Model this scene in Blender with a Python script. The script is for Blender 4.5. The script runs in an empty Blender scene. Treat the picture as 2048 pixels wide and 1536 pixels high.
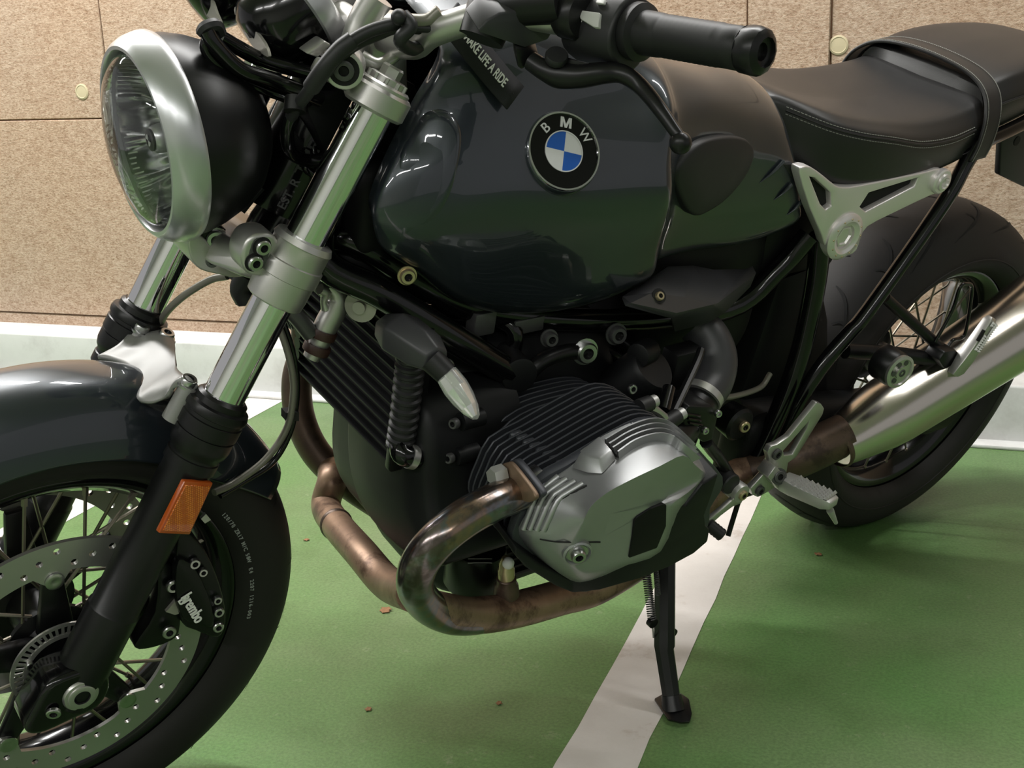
import bpy, bmesh, math, random
from mathutils import Vector, Matrix
from mathutils.bvhtree import BVHTree
random.seed(7)
V = Vector
# ------------------------------------------------------------------ camera, world, lights
FPX, PITCH, ROLL, YAW, CAMH = 2501.75, 0.27586, 0.04161, 0.35729, 0.90869
RCAM = Matrix.Rotation(YAW, 3, 'Z') @ Matrix.Rotation(-PITCH, 3, 'X') @ Matrix(((1, 0, 0), (0, 0, 1), (0, -1, 0))) @ Matrix.Rotation(ROLL, 3, 'Z')
CAMP = V((0, 0, CAMH))
scene = bpy.context.scene
COL = scene.collection
cd = bpy.data.cameras.new('camera'); cam = bpy.data.objects.new('camera', cd); COL.objects.link(cam)
cd.sensor_width = 36; cd.lens = FPX / 2048 * 36; cd.clip_start = .05
r_, d_, f_ = RCAM.col[0], RCAM.col[1], RCAM.col[2]
cam.matrix_world = Matrix(((r_[0], -d_[0], -f_[0], CAMP[0]), (r_[1], -d_[1], -f_[1], CAMP[1]), (r_[2], -d_[2], -f_[2], CAMP[2]), (0, 0, 0, 1)))
scene.camera = cam
scene.view_settings.view_transform = 'Standard'; scene.view_settings.look = 'None'
scene.view_settings.exposure = 0.04; scene.view_settings.gamma = 1; scene.view_settings.use_curve_mapping = False
w = bpy.data.worlds.new('garage_air'); scene.world = w; w.use_nodes = True
w.node_tree.nodes['Background'].inputs[0].default_value = (1, .99, .98, 1)
w.node_tree.nodes['Background'].inputs[1].default_value = 0.34
CEIL = 2.55
# rows of ceiling tubes: (x, y, length along x or y)
LAMPS = [(-3.5, 2.0, 'x', 58), (-2.0, 2.0, 'x', 58), (-.5, 2.0, 'x', 38), (1.0, 2.0, 'x', 16), (-2.6, -2.0, 'x', 34), (-1.1, -2.0, 'x', 34), (.5, -2.0, 'x', 30), (2.0, -2.0, 'x', 20)]
for lx, ly, ax, pw in LAMPS:
    ld = bpy.data.lights.new('tube_light', 'AREA'); ld.shape = 'RECTANGLE'; ld.size = 1.2; ld.size_y = .12; ld.energy = pw; ld.color = (1, .985, .965)
    lo = bpy.data.objects.new('tube_light', ld); COL.objects.link(lo); lo.location = (lx, ly, CEIL - .085)
# ------------------------------------------------------------------ bike frame of reference
LEAN, HEAD, BX, BY, BZ = 0.30421, 0.97596, -0.19424, 2.30408, 0.0045
MB = Matrix.Translation((BX, BY, BZ)) @ Matrix.Rotation(math.pi + HEAD, 4, 'Z') @ Matrix.Rotation(-LEAN, 4, 'X')
MBI = MB.inverted()
CB = MBI @ CAMP
def ray(u, v):
    return RCAM @ V(((u - 1024) / FPX, (v - 768) / FPX, 1))
def rayb(u, v):
    return (MBI @ (CAMP + ray(u, v))) - CB
def py(u, v, y):
    r = rayb(u, v); return CB + r * ((y - CB.y) / r.y)
def px(u, v, x):
    r = rayb(u, v); return CB + r * ((x - CB.x) / r.x)
def pz(u, v, z):
    r = rayb(u, v); return CB + r * ((z - CB.z) / r.z)
def wz(u, v, z=0.0):
    r = ray(u, v); return CAMP + r * ((z - CAMP.z) / r.z)
def wy(u, v, y):
    r = ray(u, v); return CAMP + r * ((y - CAMP.y) / r.y)
def mpp(p):
    "metres per pixel at a bike-frame point"
    return ((MB @ V(p)) - CAMP).dot(RCAM.col[2]) / FPX
# ------------------------------------------------------------------ materials
def mat(name, col, rough=.5, metal=0.0, coat=0.0, spec=.5, **k):
    m = bpy.data.materials.new(name); m.use_nodes = True
    b = m.node_tree.nodes['Principled BSDF']
    b.inputs['Base Color'].default_value = (*col, 1); b.inputs['Roughness'].default_value = rough
    b.inputs['Metallic'].default_value = metal; b.inputs['Coat Weight'].default_value = coat
    b.inputs['Coat Roughness'].default_value = k.get('coatr', .03); b.inputs['Specular IOR Level'].default_value = spec
    if 'trans' in k: b.inputs['Transmission Weight'].default_value = k['trans']
    if 'ior' in k: b.inputs['IOR'].default_value = k['ior']
    if 'emit' in k:
        b.inputs['Emission Color'].default_value = (*k['emit'], 1); b.inputs['Emission Strength'].default_value = k.get('es', 1)
    return m
def nn(m): return m.node_tree.nodes, m.node_tree.links, m.node_tree.nodes['Principled BSDF']
def noise(m, scale, detail=4, rough=.6, coord='Object', sc=None):
    N, L, b = nn(m); tc = N.new('ShaderNodeTexCoord'); mp = N.new('ShaderNodeMapping'); t = N.new('ShaderNodeTexNoise')
    t.inputs['Scale'].default_value = scale; t.inputs['Detail'].default_value = detail; t.inputs['Roughness'].default_value = rough
    if sc: mp.inputs['Scale'].default_value = sc
    L.new(tc.outputs[coord], mp.inputs[0]); L.new(mp.outputs[0], t.inputs[0]); return t
def ramp(m, src, stops):
    N, L, b = nn(m); r = N.new('ShaderNodeValToRGB'); el = r.color_ramp.elements
    while len(el) < len(stops): el.new(.5)
    for e, (p, c) in zip(el, stops):
        e.position = p; e.color = (*c, 1) if len(c) == 3 else c
    L.new(src, r.inputs[0]); return r
def mixc(m, fac, a, b_, mode='MIX'):
    N, L, b = nn(m); x = N.new('ShaderNodeMix'); x.data_type = 'RGBA'; x.blend_type = mode
    for i, s in ((0, fac), (6, a), (7, b_)):
        if hasattr(s, 'is_linked') or hasattr(s, 'links'): L.new(s, x.inputs[i])
        elif i == 0: x.inputs[0].default_value = s
        else: x.inputs[i].default_value = (*s, 1)
    return x.outputs[2]
def setc(m, out): nn(m)[1].new(out, nn(m)[2].inputs['Base Color'])
def bump(m, src, strength=.3, dist=.002):
    N, L, b = nn(m); x = N.new('ShaderNodeBump'); x.inputs['Strength'].default_value = strength; x.inputs['Distance'].default_value = dist
    L.new(src, x.inputs['Height']); L.new(x.outputs[0], b.inputs['Normal'])
G3 = lambda g: (g, g, g)
M = {}
M['paint'] = mat('dark_slate_paint', (.022, .028, .036), .32, .35, 1.0)
M['black_gloss'] = mat('gloss_black_enamel', (.003, .003, .0035), .16, 0, .25, .35)
M['black'] = mat('satin_black_metal', (.0045, .0045, .005), .36, 0, 0, .35)
M['black_soft'] = mat('black_plastic', (.015, .015, .016), .48, 0, 0, .4)
M['grained'] = mat('grained_grey_plastic', (.034, .034, .037), .42, 0, 0, .45)
M['lever'] = mat('black_anodised', (.009, .009, .0095), .34, .2, 0, .4)
M['deep'] = mat('engine_black', (.0035, .0035, .004), .55, 0, 0, .25)
M['rubber'] = mat('tyre_rubber', (.019, .0175, .017), .62, 0, 0, .3)
M['grip'] = mat('grip_rubber', (.010, .010, .0105), .5, 0, 0, .4)
M['leather'] = mat('black_leatherette', (.013, .0125, .0125), .40, 0, 0, .45)
t = noise(M['leather'], 900, 2); bump(M['leather'], t.outputs[0], .18, .0006)
t = noise(M['rubber'], 140, 3); bump(M['rubber'], t.outputs[0], .1, .001)
M['chrome'] = mat('polished_chrome', (.83, .83, .85), .04, 1)
M['steel'] = mat('bolt_steel', (.50, .50, .50), .28, 1)
M['alu'] = mat('cast_aluminium', (.52, .51, .49), .38, .85)
M['alu_dull'] = mat('bead_blasted_aluminium', (.50, .50, .48), .45, .7)
M['bracket'] = mat('matt_cast_bracket', (.25, .247, .24), .5, .45)
M['wallpaint'] = mat('white_wall_paint', (.66, .66, .64), .8)
M['silver'] = mat('silver_lacquer', (.52, .53, .54), .30, .75, .2)
t = noise(M['alu'], 700, 2); bump(M['alu'], t.outputs[0], .06, .0004)
M['plate'] = mat('brushed_frame_plate', (.78, .74, .735), .34, .6)
M['cover'] = mat('grey_metallic_cover', (.36, .365, .37), .38, .75)
t = noise(M['cover'], 900, 2); bump(M['cover'], t.outputs[0], .05, .0004)
M['fin'] = mat('dark_cylinder_casting', (.048, .051, .060), .42, .35)
M['case'] = mat('black_casting', (.006, .0063, .007), .48, 0, 0, .3)
M['spoke'] = mat('spoke_steel', (.30, .27, .22), .35, .9)
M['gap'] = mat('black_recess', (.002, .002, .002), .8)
# exhaust
def exh(name, stops, rough, sc, dirt, metal=.9):
    m = mat(name, (.3, .2, .12), rough, metal)
    t = noise(m, sc, 5, .65); r = ramp(m, t.outputs[0], stops); t2 = noise(m, 22, 6, .7)
    f = ramp(m, t2.outputs[0], [(.50, (0, 0, 0)), (.62, (1, 1, 1))])
    setc(m, mixc(m, f.outputs[0], r.outputs[0], dirt)); bump(m, t2.outputs[0], .12, .001); return m
M['header'] = exh('heat_blued_header', [(.28, (.20, .18, .165)), (.42, (.25, .20, .205)), (.5, (.17, .19, .21)), (.58, (.29, .20, .145)), (.7, (.17, .16, .155))], .20, 16, (.115, .095, .085))
M['copper'] = exh('browned_collector', [(.30, (.20, .125, .085)), (.55, (.33, .215, .145)), (.75, (.26, .165, .115))], .42, 10, (.13, .075, .05), .55)
M['rust'] = exh('dark_browned_pipe', [(.3, (.070, .048, .037)), (.7, (.13, .085, .06))], .42, 14, (.05, .033, .025), .6)
M['muffler'] = mat('brushed_stainless', (.62, .58, .52), .20, 1)
t = noise(M['muffler'], 60, 3, .6, 'Object', (40, 40, 1)); bump(M['muffler'], t.outputs[0], .05, .0004)
M['bronze'] = mat('heat_tinted_flange', (.22, .15, .10), .45, .6)
# lenses
M['glass'] = mat('lens_glass', (1, 1, 1), .01, 0, 0, .5, trans=1, ior=1.33)
N_, L_n, b_n = nn(M['glass']); tr_ = N_.new('ShaderNodeBsdfTransparent'); gl_ = N_.new('ShaderNodeBsdfGlossy'); gl_.inputs['Roughness'].default_value = .02; fr_n = N_.new('ShaderNodeFresnel'); fr_n.inputs[0].default_value = 1.5; mx_ = N_.new('ShaderNodeMixShader')
L_n.new(fr_n.outputs[0], mx_.inputs[0]); L_n.new(tr_.outputs[0], mx_.inputs[1]); L_n.new(gl_.outputs[0], mx_.inputs[2]); L_n.new(mx_.outputs[0], N_['Material Output'].inputs[0])
M['mirror'] = mat('reflector_mirror', (.95, .96, .96), .09, .92)
M['clear'] = mat('clear_indicator_lens', (.9, .9, .9), .05, 0, 0, .5, trans=.75, ior=1.3)
M['amber'] = mat('amber_reflector', (.72, .17, .015), .22, 0, .8)
M['amber_dark'] = mat('amber_ridge', (.42, .075, .008), .3, 0, .4)
M['white'] = mat('white_print', (.78, .78, .76), .5)
M['greyp'] = mat('light_grey_plastic', (.50, .50, .48), .5)
M['blue'] = mat('badge_blue', (.004, .085, .42), .2, 0, 1)
M['badge_white'] = mat('badge_silver_white', (.62, .62, .63), .25, 0, 1)
M['badge_black'] = mat('badge_black', (.002, .002, .002), .15, 0, .2, .3)
M['gold'] = mat('yellowed_zinc', (.55, .45, .28), .35, .8)
M['thread'] = mat('grey_thread', (.22, .22, .20), .7)
M['fabric'] = mat('black_woven_fabric', (.008, .008, .011), .8)
t = noise(M['fabric'], 1400, 2); bump(M['fabric'], t.outputs[0], .3, .0005)
M['hose'] = mat('braided_hose', (.20, .19, .16), .4, .4)
M['redband'] = mat('brown_rubber_band', (.045, .018, .014), .5)
M['beige_plate'] = mat('zinc_plate', (.42, .40, .36), .4, .5)
M['mid'] = mat('dull_grey_casting', (.09, .09, .09), .45, .5)
# setting
m = M['floor'] = mat('green_floor_coating', (.1, .2, .06), .42, 0, 0, .4)
t = noise(m, 1.3, 5, .6); r = ramp(m, t.outputs[0], [(.30, (.085, .215, .055)), (.5, (.115, .205, .075)), (.70, (.150, .200, .100))])
t2 = noise(m, 34, 6, .75); f = ramp(m, t2.outputs[0], [(.62, (0, 0, 0)), (.74, (.55, .55, .55))])
t3 = noise(m, 6, 4, .6); f3 = ramp(m, t3.outputs[0], [(.5, (1, 1, 1)), (.75, (.80, .80, .76))])
t5 = noise(m, 11, 9, .78); f5 = ramp(m, t5.outputs[0], [(.615, (0, 0, 0)), (.70, (.5, .5, .5))]); t6 = noise(m, 210, 3, .6); f6 = ramp(m, t6.outputs[0], [(.35, (.82, .82, .82)), (.65, (1.14, 1.14, 1.14))])
c = mixc(m, f.outputs[0], r.outputs[0], (.30, .34, .22)); c = mixc(m, f5.outputs[0], c, (.34, .37, .25)); c = mixc(m, 1.0, c, f6.outputs[0], 'MULTIPLY'); setc(m, mixc(m, 1.0, c, f3.outputs[0], 'MULTIPLY'))
t4 = noise(m, 120, 3, .7); bump(m, t4.outputs[0], .22, .003)
m = M['line'] = mat('white_line_paint', (.6, .57, .54), .55, 0, 0, .3)
t = noise(m, 5, 6, .7); r = ramp(m, t.outputs[0], [(.30, (.40, .33, .28)), (.42, (.60, .565, .535)), (.7, (.66, .63, .60))]); setc(m, r.outputs[0])
t4 = noise(m, 120, 3, .7); bump(m, t4.outputs[0], .15, .002)
m = M['kerb'] = mat('white_painted_kerb', (.72, .73, .72), .6, 0, 0, .3)
t = noise(m, 7, 6, .7); r = ramp(m, t.outputs[0], [(.28, (.50, .49, .48)), (.5, (.62, .62, .61)), (.8, (.66, .66, .65))]); setc(m, r.outputs[0])
m = M['panel'] = mat('wood_wool_panel', (.5, .36, .25), .9, 0, 0, .1)
t = noise(m, 150, 5, .75, 'Object', (1, 1, 1.7)); r = ramp(m, t.outputs[0], [(.30, (.24, .150, .092)), (.46, (.46, .345, .26)), (.60, (.55, .435, .345)), (.8, (.63, .53, .44))])
t2 = noise(m, 40, 6, .8, 'Object', (1, 1, 2.2)); r2 = ramp(m, t2.outputs[0], [(.35, (.78, .72, .68)), (.55, (1, 1, 1))])
t3 = noise(m, 1.6, 3, .5); r3 = ramp(m, t3.outputs[0], [(.35, (1.0, .93, .86)), (.65, (1, 1, 1))])
c = mixc(m, 1.0, r.outputs[0], r2.outputs[0], 'MULTIPLY'); setc(m, mixc(m, 1.0, c, r3.outputs[0], 'MULTIPLY')); bump(m, t.outputs[0], .55, .006)
M['joint'] = mat('panel_joint', (.30, .17, .095), .9)
M['plug'] = mat('panel_plug', (.50, .43, .28), .7)
M['ceiling'] = mat('ceiling_slab', (.66, .66, .65), .9)
M['tube'] = mat('fluorescent_tube', (1, 1, 1), .5, 0, 0, .5, emit=(.97, 1, .98), es=3)
M['fixture'] = mat('lamp_fixture', (.75, .75, .75), .5)
M['leaf'] = mat('dry_leaf', (.23, .115, .05), .8)
M['pebble'] = mat('pebble', (.55, .48, .40), .8)
# ------------------------------------------------------------------ mesh toolkit
def cr(P, n, closed=False):
    "Catmull-Rom through P, n samples per span"
    P = [V(p) for p in P]; L = len(P); out = []
    for i in range(L if closed else L - 1):
        if closed: a, b, c, d = P[i - 1], P[i], P[(i + 1) % L], P[(i + 2) % L]
        else:
            b, c = P[i], P[i + 1]; a = P[i - 1] if i else b * 2 - c; d = P[i + 2] if i + 2 < L else c * 2 - b
        for k in range(n):
            t = k / n; out.append(.5 * (2 * b + (c - a) * t + (2 * a - 5 * b + 4 * c - d) * t * t + (3 * b - a - 3 * c + d) * t ** 3))
    if not closed: out.append(P[-1].copy())
    return out
def basis(a):
    a = V(a).normalized(); u = a.cross(V((0, 0, 1)))
    if u.length < .05: u = a.cross(V((0, 1, 0)))
    u.normalize(); return u, a.cross(u).normalized(), a
class Geo:
    def __init__(s): s.v = []; s.f = []
    def add(s, v, f):
        o = len(s.v); s.v += [V(p) for p in v]; s.f += [tuple(i + o for i in q) for q in f]; return s
    def loft(s, rings, closed=True, caps=True, flip=False):
        n = len(rings[0]); v = [p for r in rings for p in r]; f = []
        for i in range(len(rings) - 1):
            for j in range(n if closed else n - 1):
                q = (i * n + j, i * n + (j + 1) % n, (i + 1) * n + (j + 1) % n, (i + 1) * n + j); f.append(q[::-1] if flip else q)
        if caps and closed:
            f.append(tuple(range(n))[::-1]); f.append(tuple((len(rings) - 1) * n + j for j in range(n)))
        return s.add(v, f)
    def tube(s, P, r, n=10, spans=6, smooth=True, caps=True, flat=1.0, closed=False):
        P = [V(p) for p in P]
        rr = r if isinstance(r, (list, tuple)) else [r] * len(P)
        if smooth and (len(P) > 2 or closed):
            R4 = [V((x, 0, 0)) for x in rr]; P, rr = cr(P, spans, closed), [q.x for q in cr(R4, spans, closed)]
        L = len(P); rings = []; up = None
        for i in range(L):
            if closed: tg = P[(i + 1) % L] - P[i - 1]
            else: tg = P[min(i + 1, L - 1)] - P[max(i - 1, 0)]
            tg.normalize()
            if up is None: up = basis(tg)[0]
            up = (up - tg * up.dot(tg)).normalized(); b = tg.cross(up)
            rings.append([P[i] + (up * math.cos(2 * math.pi * k / n) + b * math.sin(2 * math.pi * k / n) * flat) * rr[i] for k in range(n)])
        if closed: rings.append(rings[0]); caps = False
        return s.loft(rings, True, caps)
    def lathe(s, prof, o, a, n=32, caps=True):
        "prof: (radius, height along axis a from o)"
        u, w_, a = basis(a); o = V(o)
        return s.loft([[o + a * h + (u * math.cos(2 * math.pi * k / n) + w_ * math.sin(2 * math.pi * k / n)) * r for k in range(n)] for r, h in prof], True, caps)
    def cyl(s, a, b, r, n=20, r2=None):
        a, b = V(a), V(b); return s.lathe([(r, 0), (r if r2 is None else r2, (b - a).length)], a, b - a, n)
    def prism(s, poly, d):
        "closed outline extruded by vector d"
        poly = [V(p) for p in poly]; d = V(d); nrm = V((0, 0, 0)); n = len(poly)
        for i in range(n): nrm += poly[i].cross(poly[(i + 1) % n])
        if nrm.dot(d) > 0: poly.reverse()
        return s.loft([[p + d for p in poly], poly][::-1], True, True, False)
    def box(s, c, sx, sy, sz, R=None):
        c = V(c); R = R or Matrix.Identity(3); pts = []
        for x in (-1, 1):
            for y in (-1, 1):
                for z in (-1, 1): pts.append(c + R @ V((x * sx / 2, y * sy / 2, z * sz / 2)))
        return s.add(pts, [(0, 1, 3, 2), (4, 6, 7, 5), (0, 4, 5, 1), (2, 3, 7, 6), (0, 2, 6, 4), (1, 5, 7, 3)])
    def ball(s, c, r, n=16, sc=(1, 1, 1)):
        c = V(c); rings = [[c + V((r * math.sin(math.pi * i / n) * math.cos(2 * math.pi * k / n) * sc[0], r * math.sin(math.pi * i / n) * math.sin(2 * math.pi * k / n) * sc[1], r * math.cos(math.pi * i / n) * sc[2])) for k in range(n)] for i in range(1, n)]
        s.loft(rings, True, True); return s
    def grid(s, rows, flip=False):
        return s.loft(rows, False, False, flip)
    def mirror(s):
        n = len(s.v); s.v += [V((p.x, -p.y, p.z)) for p in s.v]; s.f += [tuple(i + n for i in q[::-1]) for q in s.f]; return s
def obj(name, g, m, parent=None, bevel=0, seg=2, angle=38, solid=0, sub=0, weld=False, label=None):
    me = bpy.data.meshes.new(name); bm = bmesh.new()
    if isinstance(g, bmesh.types.BMesh): bm.free(); bm = g
    else:
        vs = [bm.verts.new(p) for p in g.v]
        for q in g.f:
            try: bm.faces.new([vs[i] for i in q])
            except ValueError: pass
    if weld: bmesh.ops.remove_doubles(bm, verts=bm.verts, dist=1e-5)
    bmesh.ops.recalc_face_normals(bm, faces=bm.faces)
    if bevel:
        ed = [e for e in bm.edges if len(e.link_faces) == 2 and e.calc_face_angle(0) > math.radians(28)]
        bmesh.ops.bevel(bm, geom=ed, offset=bevel, segments=seg, profile=.5, affect='EDGES', clamp_overlap=True)
    bm.to_mesh(me); bm.free()
    for p in me.polygons: p.use_smooth = True
    me.set_sharp_from_angle(angle=math.radians(angle))
    me.materials.append(M[m] if isinstance(m, str) else m)
    o = bpy.data.objects.new(name, me); COL.objects.link(o)
    if parent is not None: o.parent = parent
    if solid:
        md = o.modifiers.new('solid', 'SOLIDIFY'); md.thickness = solid; md.offset = -1
    if sub:
        md = o.modifiers.new('sub', 'SUBSURF'); md.levels = sub; md.render_levels = sub
    if label: o['label'] = label
    return o
def plate(loops, d, bevel=0):
    "flat outline with holes, extruded by d (BMesh); loops[0] outer"
    bm = bmesh.new(); d = V(d); E = []; LV = []
    for lp in loops:
        vs = [bm.verts.new(V(p)) for p in lp]; LV.append(vs)
        E += [bm.edges.new((vs[i], vs[(i + 1) % len(vs)])) for i in range(len(vs))]
    bmesh.ops.triangle_fill(bm, use_beauty=True, use_dissolve=False, edges=E)
    faces = list(bm.faces); mp = {}
    for lp in LV:
        for q in lp: mp[q] = bm.verts.new(q.co + d)
    for f in faces: bm.faces.new([mp[q] for q in f.verts][::-1])
    for lp in LV:
        for i in range(len(lp)):
            a, b = lp[i], lp[(i + 1) % len(lp)]; bm.faces.new([a, b, mp[b], mp[a]])
    return bm
def circ(c, a, r, n=24, ph=0):
    u, w_, a = basis(a); return [V(c) + (u * math.cos(2 * math.pi * k / n + ph) + w_ * math.sin(2 * math.pi * k / n + ph)) * r for k in range(n)]
def bolt(name, c, a, r, h, m, parent, socket=True, hexa=False, washer=0):
    "bolt head with a hex or torx recess; c = seat centre, a = outward"
    g = Geo(); a = V(a).normalized(); c = V(c); o = None
    if washer: g.lathe([(washer, -.001), (washer, .0012), (r, .0013)], c, a, 20)
    if hexa:
        g.lathe([(r, 0), (r, h * .85), (r * .88, h)], c, a, 6)
        o = obj(name, g, m, parent, angle=25)
    else:
        k = r * .52
        g.lathe([(r, 0), (r, h * .75), (r * .86, h), (k, h), (k * .9, h * .35), (0.0002, h * .3)], c, a, 18)
        o = obj(name, g, m, parent, angle=35)
        if socket:
            s = Geo(); s.lathe([(k * .98, h * .36), (.0002, h * .36)], c, a, 6, False); s.lathe([(k * .98, h * .98), (k * .98, h * .36)], c, a, 6, False); obj('socket', s, 'gap', o)
    return o
def textmesh(st, size, depth=.0006, bold=.018):
    cu = bpy.data.curves.new('t', 'FONT'); cu.body = st; cu.size = size; cu.extrude = depth; cu.align_x = 'CENTER'; cu.align_y = 'CENTER'; cu.offset = size * bold
    o = bpy.data.objects.new('t', cu); COL.objects.link(o); dg = bpy.context.evaluated_depsgraph_get(); me = o.evaluated_get(dg).to_mesh()
    v = [p.co.copy() for p in me.vertices]; f = [tuple(q.vertices) for q in me.polygons]; o.evaluated_get(dg).to_mesh_clear()
    bpy.data.objects.remove(o); bpy.data.curves.remove(cu); return v, f
def text(name, st, size, o, xd, nd, m, parent, depth=.0006, xs=1.0, bold=.018):
    xd = V(xd).normalized(); nd = V(nd).normalized(); yd = nd.cross(xd).normalized(); xd = yd.cross(nd)
    v, f = textmesh(st, size, depth, bold); g = Geo(); g.add([V(o) + xd * (p.x * xs) + yd * p.y + nd * p.z for p in v], f); return obj(name, g, m, parent)
def bvh(o):
    return BVHTree.FromPolygons([v.co.copy() for v in o.data.vertices], [tuple(p.vertices) for p in o.data.polygons])
def hit(t, u, v, lift=0):
    r = rayb(u, v).normalized(); h = t.ray_cast(CB, r)
    if h[0] is None: raise RuntimeError('miss %s %s' % (u, v))
    n = h[1] if h[1].dot(r) < 0 else -h[1]; return h[0] + n * lift, n
def tag(o, label, cat=None, group=None, kind=None):
    if label: o['label'] = label
    if cat: o['category'] = cat
    if group: o['group'] = group
    if kind: o['kind'] = kind
    return o
# ------------------------------------------------------------------ the setting
def wbox(x0, x1, y0, y1, z0, z1):
    return Geo().box(((x0 + x1) / 2, (y0 + y1) / 2, (z0 + z1) / 2), x1 - x0, y1 - y0, z1 - z0)
floor = obj('floor', wbox(-6, 4.5, -4.5, 3.2, -.1, 0), 'floor'); tag(floor, 'green coated garage floor with white bay lines', None, None, 'structure')
def wobbly(x0, x1, y0, y1, s):
    random.seed(s); n = 60; L = []; R = []
    for i in range(n + 1):
        y = y0 + (y1 - y0) * i / n; L.append((x0 + random.uniform(-.0022, .0022), y, .0008)); R.append((x1 + random.uniform(-.0022, .0022), y, .0008))
    g = Geo(); g.grid([[V(p) for p in L], [V(p) for p in R]]); return g
obj('bay_line', wobbly(-.460, -.357, -2.5, 2.735, 1), 'line', floor)
obj('bay_line', wobbly(-1.765, -1.660, -2.5, 2.735, 2), 'line', floor)
ceil = obj('ceiling', wbox(-6, 4.5, -4.5, 3.2, CEIL, CEIL + .1), 'ceiling'); tag(ceil, 'plain concrete garage ceiling', None, None, 'structure')
wall = obj('wall_back', wbox(-6, 4.5, 2.900, 3.2, 0, CEIL), 'joint'); tag(wall, 'beige wood wool panel wall behind the motorcycle', None, None, 'structure')
YW = 2.89
fw_ = obj('wall_front', wbox(-6, 4.5, -4.6, -4.5, 0, CEIL), 'wallpaint'); tag(fw_, 'unseen white wall added across the driving aisle to brighten reflections', None, None, 'structure')  # unseen wall, added in white to brighten reflections and fill from the aisle
def panel(x0, x1, z0, z1, dy=0):
    g = wbox(x0 + .0016, x1 - .0016, YW + dy, 2.92, z0 + .0016, z1 - .0016)
    return obj('panel', g, 'panel', wall, bevel=.002, seg=1)
for x0, x1 in ((-6, -4.6), (-4.6, -2.8), (-2.8, -1.0), (-1.0, .8), (.8, 2.6), (2.6, 4.5)):
    panel(x0, x1, .165, .72 if x1 <= .4 else .735, random.uniform(-.001, .001)); panel(x0, x1, .10, .165, .002)
for x0, x1, zz in ((-6, -4.0, .72), (-4.0, -2.205, .72), (-2.205, -.487, .72), (-.487, -.306, .748), (-.306, 1.5, .735), (1.5, 4.5, .735)):
    panel(x0, x1, zz, 1.32, -.006 if x0 == -.487 else random.uniform(-.001, .001))
for x0, x1 in ((-6, -4.0), (-4.0, -2.205), (-2.205, -.487), (-.487, -.306), (-.306, 1.5), (1.5, 4.5)):
    panel(x0, x1, 1.32, 1.93); panel(x0, x1, 1.93, CEIL)
for x, z in ((-2.293, .793), (-.289, .848), (-2.12, 1.22), (-.55, 1.22)):
    g = Geo(); g.lathe([(.021, 0), (.021, .002), (.017, .0035), (.016, .0025), (.004, .003), (.0005, .003)], (x, YW + .0005, z), (0, -1, 0), 28); obj('panel_plug', g, 'plug', wall)
kerb = obj('baseboard_back', wbox(-6, 4.5, 2.775, 2.92, 0, .133), 'kerb', bevel=.006, seg=3); tag(kerb, 'white painted concrete kerb along the panel wall', None, None, 'structure')
obj('kerb_lip', wbox(-6, 4.5, 2.735, 2.78, 0, .009), 'kerb', kerb, bevel=.003)
for i, (lx, ly, ax, pw) in enumerate(LAMPS):
    fx = bpy.data.objects.new('ceiling_lamp', None); COL.objects.link(fx); fx.location = (lx, ly, CEIL)
    tag(fx, 'white ceiling lamp in the row ' + ('over the wall side of the bay' if ly > 0 else 'over the driving aisle'), 'lamp', 'ceiling lamps over the wall side' if ly > 0 else 'ceiling lamps over the aisle')
    obj('lamp_body', Geo().box((0, 0, -.02), 1.3, .12, .04), 'fixture', fx, bevel=.008)
    for s in (-1, 1): obj('tube', Geo().cyl((-.6, s * .035, -.062), (.6, s * .035, -.062), .014, 12), 'tube', fx)
    for s in (-1, 1): obj('lamp_end', Geo().box((s * .62, 0, -.055), .03, .11, .04), 'fixture', fx, bevel=.004)
# dry leaves and grit lying on the floor
def leaf(u, v, s, k, label):
    random.seed(k); p = wz(u, v); g = Geo(); n = 9; a = random.uniform(0, 6.28); ca, sa = math.cos(a), math.sin(a); rows = []
    for i in range(n):
        t = i / (n - 1); wd = s * .42 * math.sin(math.pi * min(1, t * .93 + .05)) * (1 + .35 * math.sin(t * 17 + k)); row = []
        for q in (-1, -.5, 0, .5, 1):
            x = (t - .5) * s; y = q * wd; z = .0008 + .10 * s * abs(q) * (.6 + .4 * math.sin(t * 9 + k)) + .05 * s * t
            row.append(V((p.x + x * ca - y * sa, p.y + x * sa + y * ca, z)))
        rows.append(row)
    g.grid(rows); o = obj('dry_leaf', g, 'leaf', None, solid=.0006); tag(o, label, 'leaf'); return o
leaf(772, 1222, .022, 3, 'curled brown dry leaf on the floor below the exhaust headers')
leaf(613, 1081, .012, 5, 'small brown leaf scrap between the front tyre and the exhaust')
leaf(737, 1420, .011, 8, 'tiny brown leaf scrap on the floor near the front tyre tread')
leaf(1636, 1110, .014, 11, 'small brown leaf scrap on the floor in front of the rear tyre')
leaf(998, 1408, .010, 13, 'tiny dark leaf scrap on the floor beside the white bay line')
random.seed(21); p = wz(1624, 1042); g = Geo(); g.ball((p.x, p.y, .004), .0048, 8, (1, .8, .7))
for q in g.v: q += V((random.uniform(-.0007, .0007),) * 3)
tag(obj('pebble', g, 'pebble'), 'small pale pebble on the floor by the rear tyre', 'pebble')
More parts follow.
